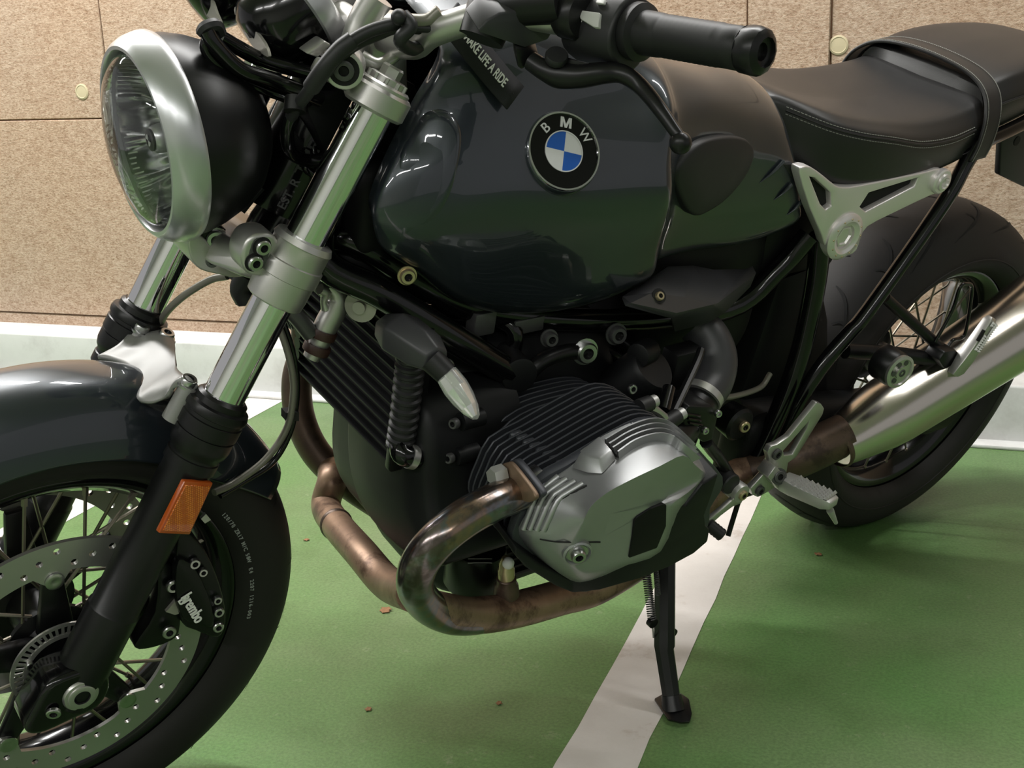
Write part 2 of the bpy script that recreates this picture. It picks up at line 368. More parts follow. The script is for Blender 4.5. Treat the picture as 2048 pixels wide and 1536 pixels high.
# ------------------------------------------------------------------ the motorcycle
bike = bpy.data.objects.new('motorcycle', None); COL.objects.link(bike)
bike.location = (BX, BY, BZ); bike.rotation_euler = (-LEAN, 0, math.pi + HEAD)
tag(bike, 'dark slate grey roadster motorcycle with boxer engine leaning on its side stand', 'motorcycle')
RAKE = math.radians(26.6); KA = V((-math.sin(RAKE), 0, math.cos(RAKE))); NA = V((math.cos(RAKE), 0, math.sin(RAKE)))
AX = V((1.493, 0, .300)); RX = V((0, 0, .315)); FS = .1059; Y_ = V((0, 1, 0))
def F(t, n=0, y=0): return AX + KA * t + NA * n + Y_ * y
# ---- wheels
def wheel(name, c, R, W, rimr, groove, hubw, sgn):
    rim = Geo(); hw = W * .36
    rim.lathe([(rimr, -hw), (rimr + .004, -hw + .002), (rimr - .006, -hw + .010), (rimr - .020, -hw + .02), (rimr - .026, 0), (rimr - .020, hw - .02), (rimr - .006, hw - .010), (rimr + .004, hw - .002), (rimr, hw), (rimr - .008, hw - .001), (rimr - .016, hw - .008), (rimr - .030, hw - .024), (rimr - .034, 0), (rimr - .030, -hw + .024), (rimr - .016, -hw + .008), (rimr - .008, -hw + .001), (rimr, -hw)], c, (0, 1, 0), 96, False)
    o = obj(name, rim, 'black_gloss', bike)
    nu, nv = 160, 44; T = Geo(); rings = []
    rc = R - (R - rimr) * .62; ar = R - rc
    for i in range(nv + 1):
        a = -2.35 + 4.70 * i / nv; row = []
        sx, cx = math.sin(a), math.cos(a)
        rr = rc + (ar if cx > 0 else (rc - rimr) * 1.35) * math.copysign(abs(cx) ** .85, cx); yy = W / 2 * math.copysign(abs(sx) ** .9, sx)
        for k in range(nu):
            th = 2 * math.pi * k / nu; d = 0; r2 = rr
            row.append(c + V((math.cos(th) * r2, yy - d * .35 * sx, math.sin(th) * r2)))
        rings.append(row)
    T.loft(rings, True, False); obj('tyre', T, 'rubber', o, angle=60)
    def srf(th, a, l=.0011):
        sx, cx = math.sin(a), math.cos(a); r3 = rc + ar * abs(cx) ** .85 + l; return c + V((math.cos(th) * r3, (W / 2 + l) * math.copysign(abs(sx) ** .9, sx), math.sin(th) * r3))
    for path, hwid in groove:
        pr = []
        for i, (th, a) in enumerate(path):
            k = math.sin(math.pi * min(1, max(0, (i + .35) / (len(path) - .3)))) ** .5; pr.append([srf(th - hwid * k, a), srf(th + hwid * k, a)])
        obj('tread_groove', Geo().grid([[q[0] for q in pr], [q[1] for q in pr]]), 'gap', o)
    h = Geo(); h.lathe([(.012, -hubw), (.03, -hubw), (.036, -hubw * .8), (.050, -hubw * .72), (.050, -hubw * .62), (.030, -hubw * .5), (.028, 0), (.030, hubw * .5), (.050, hubw * .62), (.050, hubw * .72), (.036, hubw * .8), (.03, hubw), (.012, hubw)], c, (0, 1, 0), 40); obj('hub', h, 'black', o)
    ns = 40; rs = rimr - .014
    sp = None
    for k in range(ns):
        th = 2 * math.pi * (k + .5 * (k % 2)) / ns; sd = 1 if k % 2 else -1; tw = .62 * (1 if (k // 2) % 2 else -1)
        a = c + V((.047 * math.cos(th + tw), sd * hubw * .67, .047 * math.sin(th + tw))); b = c + V((rs * math.cos(th), sd * hw * .62, rs * math.sin(th)))
        g = Geo(); g.tube([a, b], .0021, 6, smooth=False); mid = a.lerp(b, .90); g.tube([mid, b], .0036, 6, smooth=False); obj('spoke', g, 'spoke', o)
    return o
def grooves(n, q0, q1, slope, hw_, ph=0.0, both=True):
    out = []
    for sd in (1, -1):
        for k in range(n):
            th0 = 2 * math.pi * (k + (.5 if sd < 0 else 0) + ph) / n
            out.append(([(th0 + slope * (q - q0) + .10 * math.sin((q - q0) / (q1 - q0) * math.pi), sd * q) for q in [q0 + (q1 - q0) * i / 10 for i in range(11)]], hw_))
    return out
gr_front = grooves(18, .20, 1.00, .34, .0055)
gr_rear = grooves(18, .08, 1.02, -.42, .0115) + grooves(18, .42, .95, -.30, .0090, .5)
fw = wheel('front_wheel', AX, .300, .120, .2145, gr_front, .058, 1); fw['label'] = 'black wire spoked front wheel'
rw = wheel('rear_wheel', RX, .315, .180, .2145, gr_rear, .075, 1); rw['label'] = 'black wire spoked rear wheel with wide tyre'
# raised sidewall line and tyre lettering
def ringtube(c, r, y, rad, n=96): return [c + V((r * math.cos(2 * math.pi * k / n), y, r * math.sin(2 * math.pi * k / n))) for k in range(n)]
obj('sidewall_rib', Geo().tube(ringtube(AX, .250, .0585, 0), .0014, 6, smooth=False, closed=True), 'rubber', fw)
obj('sidewall_rib', Geo().tube(ringtube(AX, .224, .050, 0), .0012, 6, smooth=False, closed=True), 'rubber', fw)
obj('sidewall_rib', Geo().tube(ringtube(RX, .246, .0895, 0), .0016, 6, smooth=False, closed=True), 'rubber', rw)
st = '120/70 ZR17 M/C 58W  E4  2207 1216-003'
g = Geo()
for i, ch in enumerate(st):
    if ch == ' ': continue
    th = math.radians(146) + i * .0205
    v_, f_2 = textmesh(ch, .0068, .0003); rd = V((math.cos(th), 0, math.sin(th))); tn = V((-math.sin(th), 0, math.cos(th)))
    o_ = AX + rd * .2295 + Y_ * .0572; nd = (Y_ * .96 - rd * .05).normalized()
    g.add([o_ + tn * p.x + rd * p.y + nd * (p.z + .0006) for p in v_], f_2)
obj('tyre_lettering', g, mat('tyre_ink', (.35, .37, .36), .6), fw)
# brake discs with drilled rows
for sd in (1, -1):
    yd = sd * .073; loops = [circ(AX + Y_ * yd, Y_, .160, 120)]
    inner = []
    for k in range(120):
        th = 2 * math.pi * k / 120; ph = (th / (2 * math.pi) * 5 + .28) % 1.0
        r = .1235 - (.017 * max(0, math.cos((ph - .5) * 2 * math.pi * 2.2)) ** .5 if abs(ph - .5) < .114 else 0)
        inner.append(AX + V((r * math.cos(th), yd, r * math.sin(th))))
    loops.append(inner)
    for k in range(48):
        th = 2 * math.pi * k / 48
        r = (.150, .1405, .132)[(k * 2) % 3] if sd == 1 else (.148, .135)[k % 2]
        loops.append(circ(AX + V((r * math.cos(th), yd, r * math.sin(th))), Y_, .0040, 10))
    o = obj('brake_disc', plate(loops, (0, -sd * .0048, 0)), mat('disc_steel', (.46, .46, .43), .36, .8), fw)
    for k in range(5):
        th = 2 * math.pi * (k + .22) / 5; p = AX + V((.1135 * math.cos(th), yd + sd * .0005, .1135 * math.sin(th)))
        g = Geo(); g.lathe([(.010, 0), (.010, .002), (.007, .0028), (.003, .002), (.0004, .002)], p, (0, sd, 0), 20); obj('disc_rivet', g, 'steel', fw)
        # carrier arm from hub to disc
        q0 = AX + V((.030 * math.cos(th), sd * .055, .030 * math.sin(th))); q1 = AX + V((.112 * math.cos(th), sd * .064, .112 * math.sin(th)))
        tn = V((-math.sin(th), 0, math.cos(th))); g = Geo()
        g.loft([[q0 + tn * .020 + Y_ * .007, q0 - tn * .020 + Y_ * .007, q0 - tn * .020 - Y_ * .007, q0 + tn * .020 - Y_ * .007], [q1 + tn * .011 + Y_ * .005, q1 - tn * .011 + Y_ * .005, q1 - tn * .011 - Y_ * .005, q1 + tn * .011 - Y_ * .005]])
        obj('disc_carrier_arm', g, 'black', fw, bevel=.003)
# toothed sensor ring
g = Geo(); yy = .079
g.lathe([(.0575, -.0012), (.0575, .0012), (.0535, .0012), (.0535, -.0012), (.0575, -.0012)], AX + Y_ * yy, Y_, 72, False)
g.lathe([(.0440, -.001), (.0440, .001), (.0385, .001), (.0385, -.001), (.0440, -.001)], AX + Y_ * yy, Y_, 72, False)
for k in range(48):
    th = 2 * math.pi * k / 48; R_ = Matrix.Rotation(-th, 3, 'Y'); g.box(AX + V((.0488 * math.cos(th), yy, .0488 * math.sin(th))), .011, .0016, .0030, R_)
obj('sensor_ring', g, 'alu', fw)
obj('sensor_carrier', Geo().lathe([(.020, 0), (.040, 0), (.040, -.004), (.036, -.010), (.020, -.012)], AX + Y_ * (yy - .001), Y_, 40), 'black', fw)
for k in range(4):
    th = math.radians(115 + 90 * k)
    for dth in (0,): bolt('bolt', AX + V((.0405 * math.cos(th + dth), yy + .001, .0405 * math.sin(th + dth))), Y_, .0050, .005, 'steel', fw)
# ---- fork legs
def leg(sd):
    y = sd * FS; n0 = -.004
    g = Geo(); A = F(0, n0, y)
    g.lathe([(.018, -.030), (.027, -.022), (.0285, .0), (.0285, .095), (.0283, .096), (.0268, .098), (.0262, .20), (.0262, .276), (.0282, .2765), (.0282, .288), (.0270, .289), (.0270, .293), (.0300, .297), (.0318, .304), (.0318, .316), (.0306, .3165), (.0306, .3185), (.0325, .319), (.0325, .333), (.0312, .334), (.0312, .338), (.0330, .339), (.0335, .343), (.0320, .348), (.0275, .3495), (.0270, .356), (.0235, .359), (.0217, .359)], A, KA, 40)
    lg = obj('fork_leg', g, 'black', bike, label='black fork slider with chromed stanchion')
    obj('stanchion', Geo().cyl(F(.34, n0, y), F(.706, n0, y), .0215, 48), 'chrome', lg)
    # axle clamp lug
    L = Geo(); P = [F(0, .000, 0) + V((math.cos(a) * r, 0, math.sin(a) * r)) for a, r in [(math.radians(d), (.030 if 60 < d < 330 else .033)) for d in range(0, 360, 20)]]
    ext = [(.028, .028), (.048, -.002), (.058, -.026), (.044, -.038), (.010, -.034), (-.018, -.028), (-.031, -.008), (-.030, .014), (-.016, .030)]
    P = cr([V((AX.x + a, y + sd * .024, AX.z + b)) for a, b in ext], 4, True)
    L.prism(P, (0, -sd * .046, 0)); obj('axle_clamp', L, 'black_gloss', lg, bevel=.006, seg=3)
    return lg
legL = leg(1); legR = leg(-1)
g = Geo(); c = AX + Y_ * (FS + .0225)
g.lathe([(.0195, 0), (.0195, .002), (.0180, .0045), (.0150, .0050), (.0148, .0065), (.0135, .0070), (.0088, .0070), (.0086, .002), (.0005, .002)], c, Y_, 40); ab = obj('axle_bolt', g, 'alu', bike)
s = Geo(); s.lathe([(.0088, .0071), (.0088, .0022)], c, Y_, 6, False); s.lathe([(.0088, .0024), (.0003, .0024)], c, Y_, 6, False); obj('hex_socket', s, 'gap', ab)
p = py(107, 1424, FS + .026); bolt('clamp_bolt', p, (.35, .9, -.15), .0078, .004, 'steel', legL)
p = py(84, 1388, FS + .010); bolt('clamp_bolt', p, (.8, .6, .1), .0060, .004, 'steel', legL)
# reflector on the slider
cs = [py(370, 963, FS + .034), py(427, 966, FS + .028), py(380, 1070, FS + .034), py(318, 1067, FS + .040)]
xd = (cs[1] - cs[0] + cs[2] - cs[3]).normalized(); zd = (cs[0] - cs[3] + cs[1] - cs[2]).normalized(); nd = zd.cross(xd).normalized()
if nd.y < 0: nd = -nd
rf = obj('reflector', Geo().prism(cs, -nd * .007), 'amber_dark', bike, bevel=.0015, label='amber rectangular reflector on the fork slider')
ins = [sum((q for q in cs), V((0, 0, 0))) / 4]
ci = [ins[0] + (q - ins[0]) * .88 for q in cs]
lens_m = mat('amber_prisms', (.78, .20, .02), .25, 0, .9)
N, L, b = nn(lens_m); tc = N.new('ShaderNodeTexCoord'); vo = N.new('ShaderNodeTexVoronoi'); vo.inputs['Scale'].default_value = 420; vo.inputs['Randomness'].default_value = .15; L.new(tc.outputs['Object'], vo.inputs['Vector'])
rr = ramp(lens_m, vo.outputs['Distance'], [(.1, (.95, .30, .03)), (.5, (.50, .10, .01))]); setc(lens_m, rr.outputs[0]); bump(lens_m, vo.outputs['Distance'], .6, .002)
obj('prism_face', Geo().prism([q + nd * .0012 for q in ci], -nd * .002), lens_m, rf, bevel=.0005, seg=1)
# ---- brake caliper
yc = FS + .006
ol = [(362, 1062), (398, 1084), (424, 1128), (446, 1190), (452, 1246), (436, 1276), (392, 1262), (366, 1248), (356, 1200), (352, 1130)]
cal = obj('brake_caliper', Geo().prism(cr([py(u, v, yc) for u, v in ol], 3, True), (0, -.066, 0)), 'black', bike, bevel=.006, seg=3, label='black radial brake caliper')
ol = [(358, 1120), (392, 1140), (420, 1200), (428, 1252), (400, 1250), (366, 1236), (352, 1180)]
obj('caliper_face', Geo().prism(cr([py(u, v, yc + .007) for u, v in ol], 3, True), (0, -.012, 0)), 'black', cal, bevel=.004)
for u, v, r in ((388, 1125, .0062), (404.5, 1142, .0052), (433.5, 1198, .0052), (436, 1222, .0062), (435, 1252, .0064)): bolt('caliper_bolt', py(u, v, yc + .003), (.1, 1, .1), r, .005, 'steel', cal)
for u, v in ((345, 1170), (337, 1262)): bolt('mount_bolt', py(u, v, yc - .002), (.1, 1, .1), .0078, .005, 'steel', cal)
obj('caliper_bracket', Geo().prism(cr([py(u, v, yc - .008) for u, v in ((320, 1130), (358, 1150), (362, 1250), (345, 1282), (290, 1300), (270, 1290), (310, 1225))], 3, True), (0, -.02, 0)), 'black', cal, bevel=.004)
obj('brake_pad', Geo().prism([py(u, v, yc - .004) for u, v in ((332, 1224), (357, 1195), (362, 1226), (350, 1230))], (0, -.004, 0)), 'beige_plate', cal)
obj('pad_pin', Geo().prism([py(u, v, yc + .002) for u, v in ((402, 1038), (412, 1028), (422, 1040), (410, 1047))], (0, -.004, 0)), 'alu', cal)
a, b = py(368, 1186, yc + .0085), py(402, 1245, yc + .0085)
text('maker_lettering', 'brembo', .0185, (a + b) / 2 + V((0, .0006, 0)), b - a, (0, 1, 0), 'white', cal, xs=.80)
text('maker_mark', 'B', .014, py(365, 1202, yc + .0091), b - a, (0, 1, 0), 'white', cal)
# ---- front fender
def fend(y, th, R0=.322, drop=.058):
    k = abs(y) / .073; r = R0 - drop * k ** 3.2
    return AX + V((r * math.cos(th), y, r * math.sin(th)))
rows = []; pe_ = py(548, 902, .0); A0, A1 = math.radians(28), math.atan2(pe_.z - AX.z, pe_.x - AX.x)
for i in range(61):
    th = A0 + (A1 - A0) * i / 60; k = max(0, 1 - (math.degrees(A1) - math.degrees(th)) / 22); k0 = max(0, (50 - math.degrees(th)) / 22)
    wd = .0725 * (1 - .12 * k * k) * (1 - .25 * k0 * k0); rows.append([fend(wd * math.sin(math.pi / 2 * q / 10) if abs(q) < 10 else wd * (1 if q > 0 else -1), th, .3195 - .004 * k, .068 * (1 - .2 * k)) for q in range(-10, 11)])
fender = obj('front_fender', Geo().grid(rows), 'paint', bike, solid=.003, angle=70, label='dark slate front mudguard')
# fender bracket: forged saddle
R1 = [(195, 711, -.062), (222, 716, -.05), (246, 726, -.03), (272, 752, -.004), (276, 778, .028), (274, 797, .05), (298, 806, .064), (324, 799, .072), (340, 780, .078), (368, 772, .086)]
R2 = [(234, 690, -.070), (256, 694, -.062), (284, 702, -.04), (302, 728, -.01), (305, 756, .024), (306, 770, .046), (322, 776, .062), (340, 772, .072), (352, 760, .08), (372, 762, .088)]
R3 = [(256, 668, -.080), (284, 668, -.072), (318, 676, -.05), (335, 704, -.018), (342, 732, .016), (344, 742, .04), (352, 748, .058), (362, 752, .07), (372, 750, .08), (384, 762, .09)]
R4 = [(270, 652, -.085), (300, 656, -.082), (338, 664, -.066), (350, 690, -.034), (350, 716, 0), (354, 736, .03), (366, 748, .052), (378, 756, .068), (388, 762, .08), (398, 775, .092)]
rows = [cr([py(*p) for p in r], 4) for r in (R1, R2, R3, R4)]
rows = list(zip(*[cr(list(q), 5) for q in zip(*rows)]))
fb = obj('fender_bracket', Geo().grid([list(r) for r in rows]), 'bracket', bike, solid=.005, angle=60, label='cast aluminium mudguard bracket')
for u, v, y in ((284, 655, -.078), (333, 670, -.062), (377, 763, .083)):
    c = py(u, v, y); bolt('bracket_bolt', c - KA * .003, KA * .9 + NA * .15 + Y_ * .2, .0088, .008, 'steel', fb, washer=.011)
# bolt bosses running down to the slider
for u, v, y in ((284, 662, -.080), (333, 676, -.064)):
    c = py(u, v, y); obj('bracket_post', Geo().lathe([(.011, 0), (.0125, -.02), (.017, -.045)], c, KA, 20), 'bracket', fb)
c = py(380, 772, .085); obj('bracket_post', Geo().lathe([(.0105, 0), (.011, -.02), (.012, -.04)], c, KA, 20), 'bracket', fb)
# ---- triple clamps
def clamp(name, t0, t1, R, bolts):
    o = None
    for sd in (1, -1):
        g = Geo(); A = F(0, -.004, sd * FS)
        g.lathe([(.0217, t0), (R - .004, t0), (R - .001, t0 + .002), (R, t0 + .012), (R, t0 + .028), (R + .0018, t0 + .029), (R + .0018, t1 - .026), (R, t1 - .025), (R, t1 - .008), (R + .0015, t1 - .006), (R - .001, t1), (.0217, t1)] if t1 - t0 > .05 else [(.0217, t0), (R - .003, t0), (R, t0 + .003), (R, t1 - .003), (R - .003, t1), (.0217, t1)], A, KA, 48)
        if o is None: o = obj(name, g, 'alu', bike)
        else: obj('clamp_ring', g, 'alu', o)
    return o
lc = clamp('lower_yoke', .470, .541, .0300, 0); lc['label'] = 'cast aluminium lower fork yoke'
# lower yoke bridge and pinch bosses
for sd in (1, -1):
    ear = [py(u, v, FS + .004) for u, v in ((484, 512), (494, 484), (512, 470), (540, 468), (556, 480), (560, 505), (548, 540), (530, 552), (505, 552), (488, 540))]
    if sd < 0: ear = [V((p.x, -p.y, p.z)) for p in ear]
    obj('pinch_boss', Geo().prism(cr(ear, 3, True), (0, -sd * .032, 0)), 'alu', lc, bevel=.004, seg=3)
slot = [py(u, v, FS + .0042) for u, v in ((497, 512), (508, 480), (528, 476), (540, 492), (528, 532), (508, 540), (497, 532))]
obj('bolt_recess', Geo().prism(cr(slot, 3, True), (0, .0006, 0)), 'mid', lc)
for u, v in ((523.5, 493), (508, 524)):
    c = py(u, v, FS + .0045); obj('bolt_well', Geo().lathe([(.0098, 0), (.0098, .0006), (.0004, .0006)], c, Y_, 24), 'gap', lc)
    bolt('pinch_bolt', c, Y_, .0078, .006, 'steel', lc)
br = [F(.478, -.03, .085), F(.478, .03, .085), F(.468, .045, .05), F(.462, .05, 0), F(.468, .045, -.05), F(.478, .03, -.085), F(.478, -.03, -.085), F(.478, -.055, 0)]
obj('yoke_bridge', Geo().prism(br, KA * .032), 'alu', lc, bevel=.006, seg=3)
brk = [py(u, v, .040) for u, v in ((378, 478), (402, 470), (430, 500), (462, 500), (500, 512), (498, 548), (470, 556), (440, 550), (402, 540), (382, 516))]
obj('yoke_nose', Geo().prism(cr(brk, 3, True), (0, -.075, 0)), 'alu', lc, bevel=.006, seg=3)
bolt('nose_bolt', py(424, 522, .0405), (.3, 1, .1), .0065, .003, 'mid', lc)
uc = clamp('upper_yoke', .682, .706, .0315, 0); uc['label'] = 'cast aluminium upper fork yoke'
a_ = [F(.686, .02, .10), F(.686, .046, .09), F(.686, .05, .06), F(.686, .02, .035), F(.686, -.01, .03), F(.686, -.055, .03), F(.686, -.055, -.03), F(.686, -.01, -.03), F(.686, .02, -.035), F(.686, .05, -.06), F(.686, .046, -.09), F(.686, .02, -.10), F(.686, -.03, -.10), F(.686, -.075, -.03), F(.686, -.075, .03), F(.686, -.03, .10)]
obj('yoke_bridge', Geo().prism(a_, KA * .016), 'alu', uc, bevel=.004)
c = py(688, 141, FS + .004); nd = V((.55, .83, .05)).normalized()
for sd in (1,):
    g = Geo(); g.cyl(c - nd * .03, c, .0185, 32); obj('pinch_boss', g, 'alu', uc, bevel=.002)
    g = Geo(); g.lathe([(.0145, 0), (.0145, .0005), (.0004, .0005)], c, nd, 28); obj('bolt_well', g, 'gap', uc)
    bolt('pinch_bolt', c, nd, .0098, .003, 'mid', uc)
    arm = [F(.686, .040, FS - .035), F(.686, .012, FS + .026), F(.686, -.006, FS + .0315), F(.686, -.004, FS - .01), F(.686, .03, FS - .05)]
    obj('pinch_arm', Geo().prism(arm, KA * .018), 'alu', uc, bevel=.004)
for sd in (1, -1):
    A = F(.705, -.004, sd * FS); g = Geo(); g.lathe([(.0265, 0), (.0265, .004), (.024, .006), (.019, .006), (.019, .012), (.017, .013), (.0005, .013)], A, KA, 40); fc = obj('fork_cap', g, 'alu', uc)
    obj('adjuster_hex', Geo().lathe([(.011, .012), (.011, .022), (.0095, .024)], A, KA, 6), 'alu', fc, angle=20)
    for k in range(10):
        th = 2 * math.pi * k / 10; u_, w_, aa = basis(KA); obj('cap_rib', Geo().cyl(A + (u_ * math.cos(th) + w_ * math.sin(th)) * .0195 + KA * .005, A + (u_ * math.cos(th) + w_ * math.sin(th)) * .0195 + KA * .012, .0022, 6), 'alu', fc)
# steering head and stem
obj('steering_head', Geo().lathe([(.034, .45), (.036, .47), (.036, .52), (.033, .54), (.033, .64), (.036, .66), (.036, .69)], F(0, -.046, 0), KA, 32), 'black_gloss', bike)
# ------------------------------------------------------------------ headlight
ha = -.0985; HD = V((math.cos(ha), 0, math.sin(ha))); HC = V((1.345, 0, .857))
g = Geo(); g.lathe([(.0970, .006), (.0985, .003), (.0985, 0), (.0975, -.012), (.093, -.030), (.084, -.052), (.070, -.072), (.050, -.086), (.026, -.094), (.0005, -.096)], HC, HD, 72, False)
hl = obj('headlight', g, 'black_gloss', bike, label='round headlight with silver rim and black shell'); hl.data.materials[0] = M['black']
g = Geo(); g.lathe([(.0955, 0), (.1005, .0005), (.1022, .004), (.1020, .010), (.0990, .022), (.0945, .030), (.0905, .0335), (.0870, .0335), (.0850, .030), (.0850, .018)], HC, HD, 96, False); obj('headlight_rim', g, 'silver', hl)
g = Geo(); g.lathe([(.0845, .024), (.0800, .0335), (.070, .0405), (.052, .0465), (.030, .0495), (.0004, .0505)], HC, HD, 72, False); obj('headlight_lens', g, 'glass', hl)
# faceted mirror bowl
rings = []; nf = 120
for r, h, fz in ((.0845, .020, 0), (.082, .010, 1), (.074, -.010, 1), (.062, -.028, 1), (.046, -.042, 1), (.028, -.052, .5), (.016, -.056, 0)):
    ring = []
    for k in range(nf):
        th = 2 * math.pi * k / nf; w_ = fz * .0018 * math.sin(th * 12) + fz * .0025 * (1 if math.sin(th * 2 + .4) > 0 else -1)
        u_, v_, a_ = basis(HD); ring.append(HC + HD * (h + w_) + (u_ * math.cos(th) + v_ * math.sin(th)) * r)
    rings.append(ring)
obj('headlight_reflector', Geo().loft(rings, True, False), 'mirror', hl, angle=20)
g = Geo()
u_, v_, a_ = basis(HD)
for k in range(96):
    th = 2 * math.pi * k / 96
    if math.sin(th * 2) ** 2 < .12: continue
    e = u_ * math.cos(th) + v_ * math.sin(th); g.tube([HC + HD * .018 + e * .0835, HC + HD * .0085 + e * .0815, HC + HD * -.004 + e * .078], .0013, 5, smooth=False)
obj('reflector_flutes', g, 'mirror', hl)['kind'] = 'stuff'
HQ = HC; HC = HC + HD * .018
bulb = obj('bulb_shield', Geo().lathe([(.0145, -.062), (.0145, -.012), (.0135, -.004), (.0115, -.001), (.0004, -.001)], HC, HD, 32), 'silver', hl)
obj('shield_cap', Geo().lathe([(.0108, -.0008), (.0108, .0012), (.0095, .0020), (.0004, .0022)], HC, HD, 32), 'mid', bulb)
for k in range(4):
    e = [HC + HD * .0024]
    for q in range(7):
        th = math.pi / 2 * k + math.pi / 2 * q / 6; e.append(HC + HD * .0024 + (u_ * math.cos(th) + v_ * math.sin(th)) * .0058)
    obj('cap_quarter', Geo().prism(e, HD * .0004), 'badge_white' if k % 2 else 'badge_black', bulb)
HC = HQ
obj('headlight_bracket', Geo().prism(cr([py(u, v, .035) for u, v in ((398, 486), (408, 462), (432, 448), (455, 462), (462, 486), (446, 505), (415, 505))], 3, True), (0, -.07, 0)), 'black', hl, bevel=.003)
bolt('bracket_bolt', py(431, 479, .0355), (.25, 1, .1), .0105, .005, 'steel', hl, washer=.013)
obj('bracket_stay', Geo().tube([py(480, 420, .03), py(500, 395, .03), py(520, 372, .03)], .006, 8), 'black_soft', hl)
# stay behind the lamp, embossed cover
cyl = obj('stem_cover', Geo().lathe([(.041, 0), (.043, .012), (.043, .155), (.040, .165)], py(545, 410, -.012), py(605, 285, -.012) - py(545, 410, -.012), 40), 'black_gloss', bike, label='black cover tube with embossed lettering in front of the steering head')
tb = bvh(cyl)
try:
    for st, u, v, s in (('TMF', 617, 318, .020), ('EST. R', 578, 388, .013)):
        p, n = hit(tb, u, v, .0004); p2, n2 = hit(tb, u + 6, v - 11, .0004); text('embossed_lettering', st, s, p, p2 - p, n, 'mid', cyl, depth=.0004)
except RuntimeError: pass
# ---- instruments
def gauge(c, axis, R, nm):
    axis = V(axis).normalized(); g = Geo()
    g.lathe([(.0005, -.062), (R * .55, -.060), (R * .80, -.050), (R * .94, -.030), (R, -.006), (R, 0)], c, axis, 56, False)
    o = obj('instrument', g, 'black_gloss', bike, label=nm)
    obj('bezel', Geo().lathe([(R + .0005, -.002), (R + .003, 0), (R + .003, .016), (R + .0005, .020), (R - .003, .020), (R - .004, .016)], c, axis, 56, False), 'silver', o)
    obj('dial_glass', Geo().lathe([(R - .003, .014), (.0004, .0155)], c, axis, 40, False), 'badge_black', o)
    return o
GA = V((-.80, .06, .60))
g1 = gauge(px(600, 10, 1.205), GA, .047, 'black bowl instrument with silver bezel over the left fork')
g2 = gauge(px(600, 10, 1.205) + V((.012, -.118, .004)), GA, .047, 'black bowl instrument with silver bezel over the right fork')
for (pts, hole), o in (((((468, 20), (478, 14), (500, 48), (528, 86), (537, 112), (528, 110), (505, 92), (480, 52)), ((490, 60), (496, 58), (506, 74), (500, 76))), g1), ((((392, 0), (398, -16), (420, -4), (432, 26), (440, 46), (428, 44), (410, 26)), ((398, 2), (403, 2), (411, 18), (406, 18))), g2)):
    P = [px(u, v, 1.262) for u, v in pts]; ax = V((-1, 0, 0))
    obj('mounting_plate', Geo().prism(cr(P, 3, True), ax * .003), 'beige_plate', o)
    H = [px(u, v, 1.2625) for u, v in hole]; obj('plate_slot', Geo().prism(H, V((.0006, 0, 0))), 'gap', o)
# silver stay below the bezel
obj('instrument_stay', Geo().prism([py(u, v, .055) for u, v in ((614, 108), (650, 82), (664, 90), (636, 116))], (0, -.02, 0)), 'alu', bike, bevel=.002)
# ---- handlebar
hb = [V((1.075, -.30, 1.035)), V((1.115, -.20, 1.0)), V((1.142, -.10, .968)), V((1.148, -.04, .962)), V((1.148, .04, .962)), V((1.142, .10, .968)), py(870, 62, .142), py(1000, 26, .195), py(1130, 40, .238), py(1270, 60, .292), py(1505, 100, .415)]
bar = obj('handlebar', Geo().tube(hb, .0140, 20, 8), 'alu', bike, label='silver tapered handlebar')
for sd in (1, -1):
    b0, b1 = F(.70, -.05, sd * .045), V((1.148, sd * .045, .972))
    obj('riser', Geo().loft([[b0 + V((.022, -.014, 0)), b0 + V((.022, .014, 0)), b0 + V((-.022, .014, 0)), b0 + V((-.022, -.014, 0))], [b1 + V((.022, -.014, .012)), b1 + V((.022, .014, .012)), b1 + V((-.024, .014, .012)), b1 + V((-.024, -.014, .012))]]), 'alu', bar, bevel=.005, seg=3)
# visible clamp casting beside the yoke
arm = obj('bar_clamp', Geo().tube([py(700, 118, .05), py(712, 78, .055), py(726, 40, .055), py(756, -6, .06)], [.016, .0145, .0145, .0165], 16, 5), 'alu', bar)
obj('clamp_web', Geo().tube([py(722, 116, .075), py(758, 130, .085), py(794, 104, .08), py(796, 72, .07)], [.008, .007, .007, .009], 12, 5), 'alu', bar)
# grip
ga, gb = py(1268, 62, .292), py(1500, 100, .415); gd = (gb - ga).normalized(); GL = (gb - ga).length
prof = [(.024, 0), (.0255, .002), (.0255, .010), (.0195, .013), (.0190, .03)]
for k in range(12): prof += [(.0186, .034 + k * .0055), (.0182, .0365 + k * .0055)]
prof += [(.0180, GL - .022), (.0182, GL - .010), (.0172, GL - .008), (.0172, GL - .005), (.0195, GL - .004)]
grip = obj('grip', Geo().lathe(prof, ga, gd, 40), 'grip', bar, label='black ribbed rubber grip')
obj('bar_end', Geo().lathe([(.0150, GL - .006), (.0196, GL - .004), (.0204, GL + .001), (.0204, GL + .009), (.0188, GL + .013), (.0155, GL + .0155), (.0125, GL + .0165), (.0120, GL + .013), (.0075, GL + .012), (.0072, GL + .008), (.0004, GL + .008)], ga, gd, 12), 'lever', bar, angle=30)
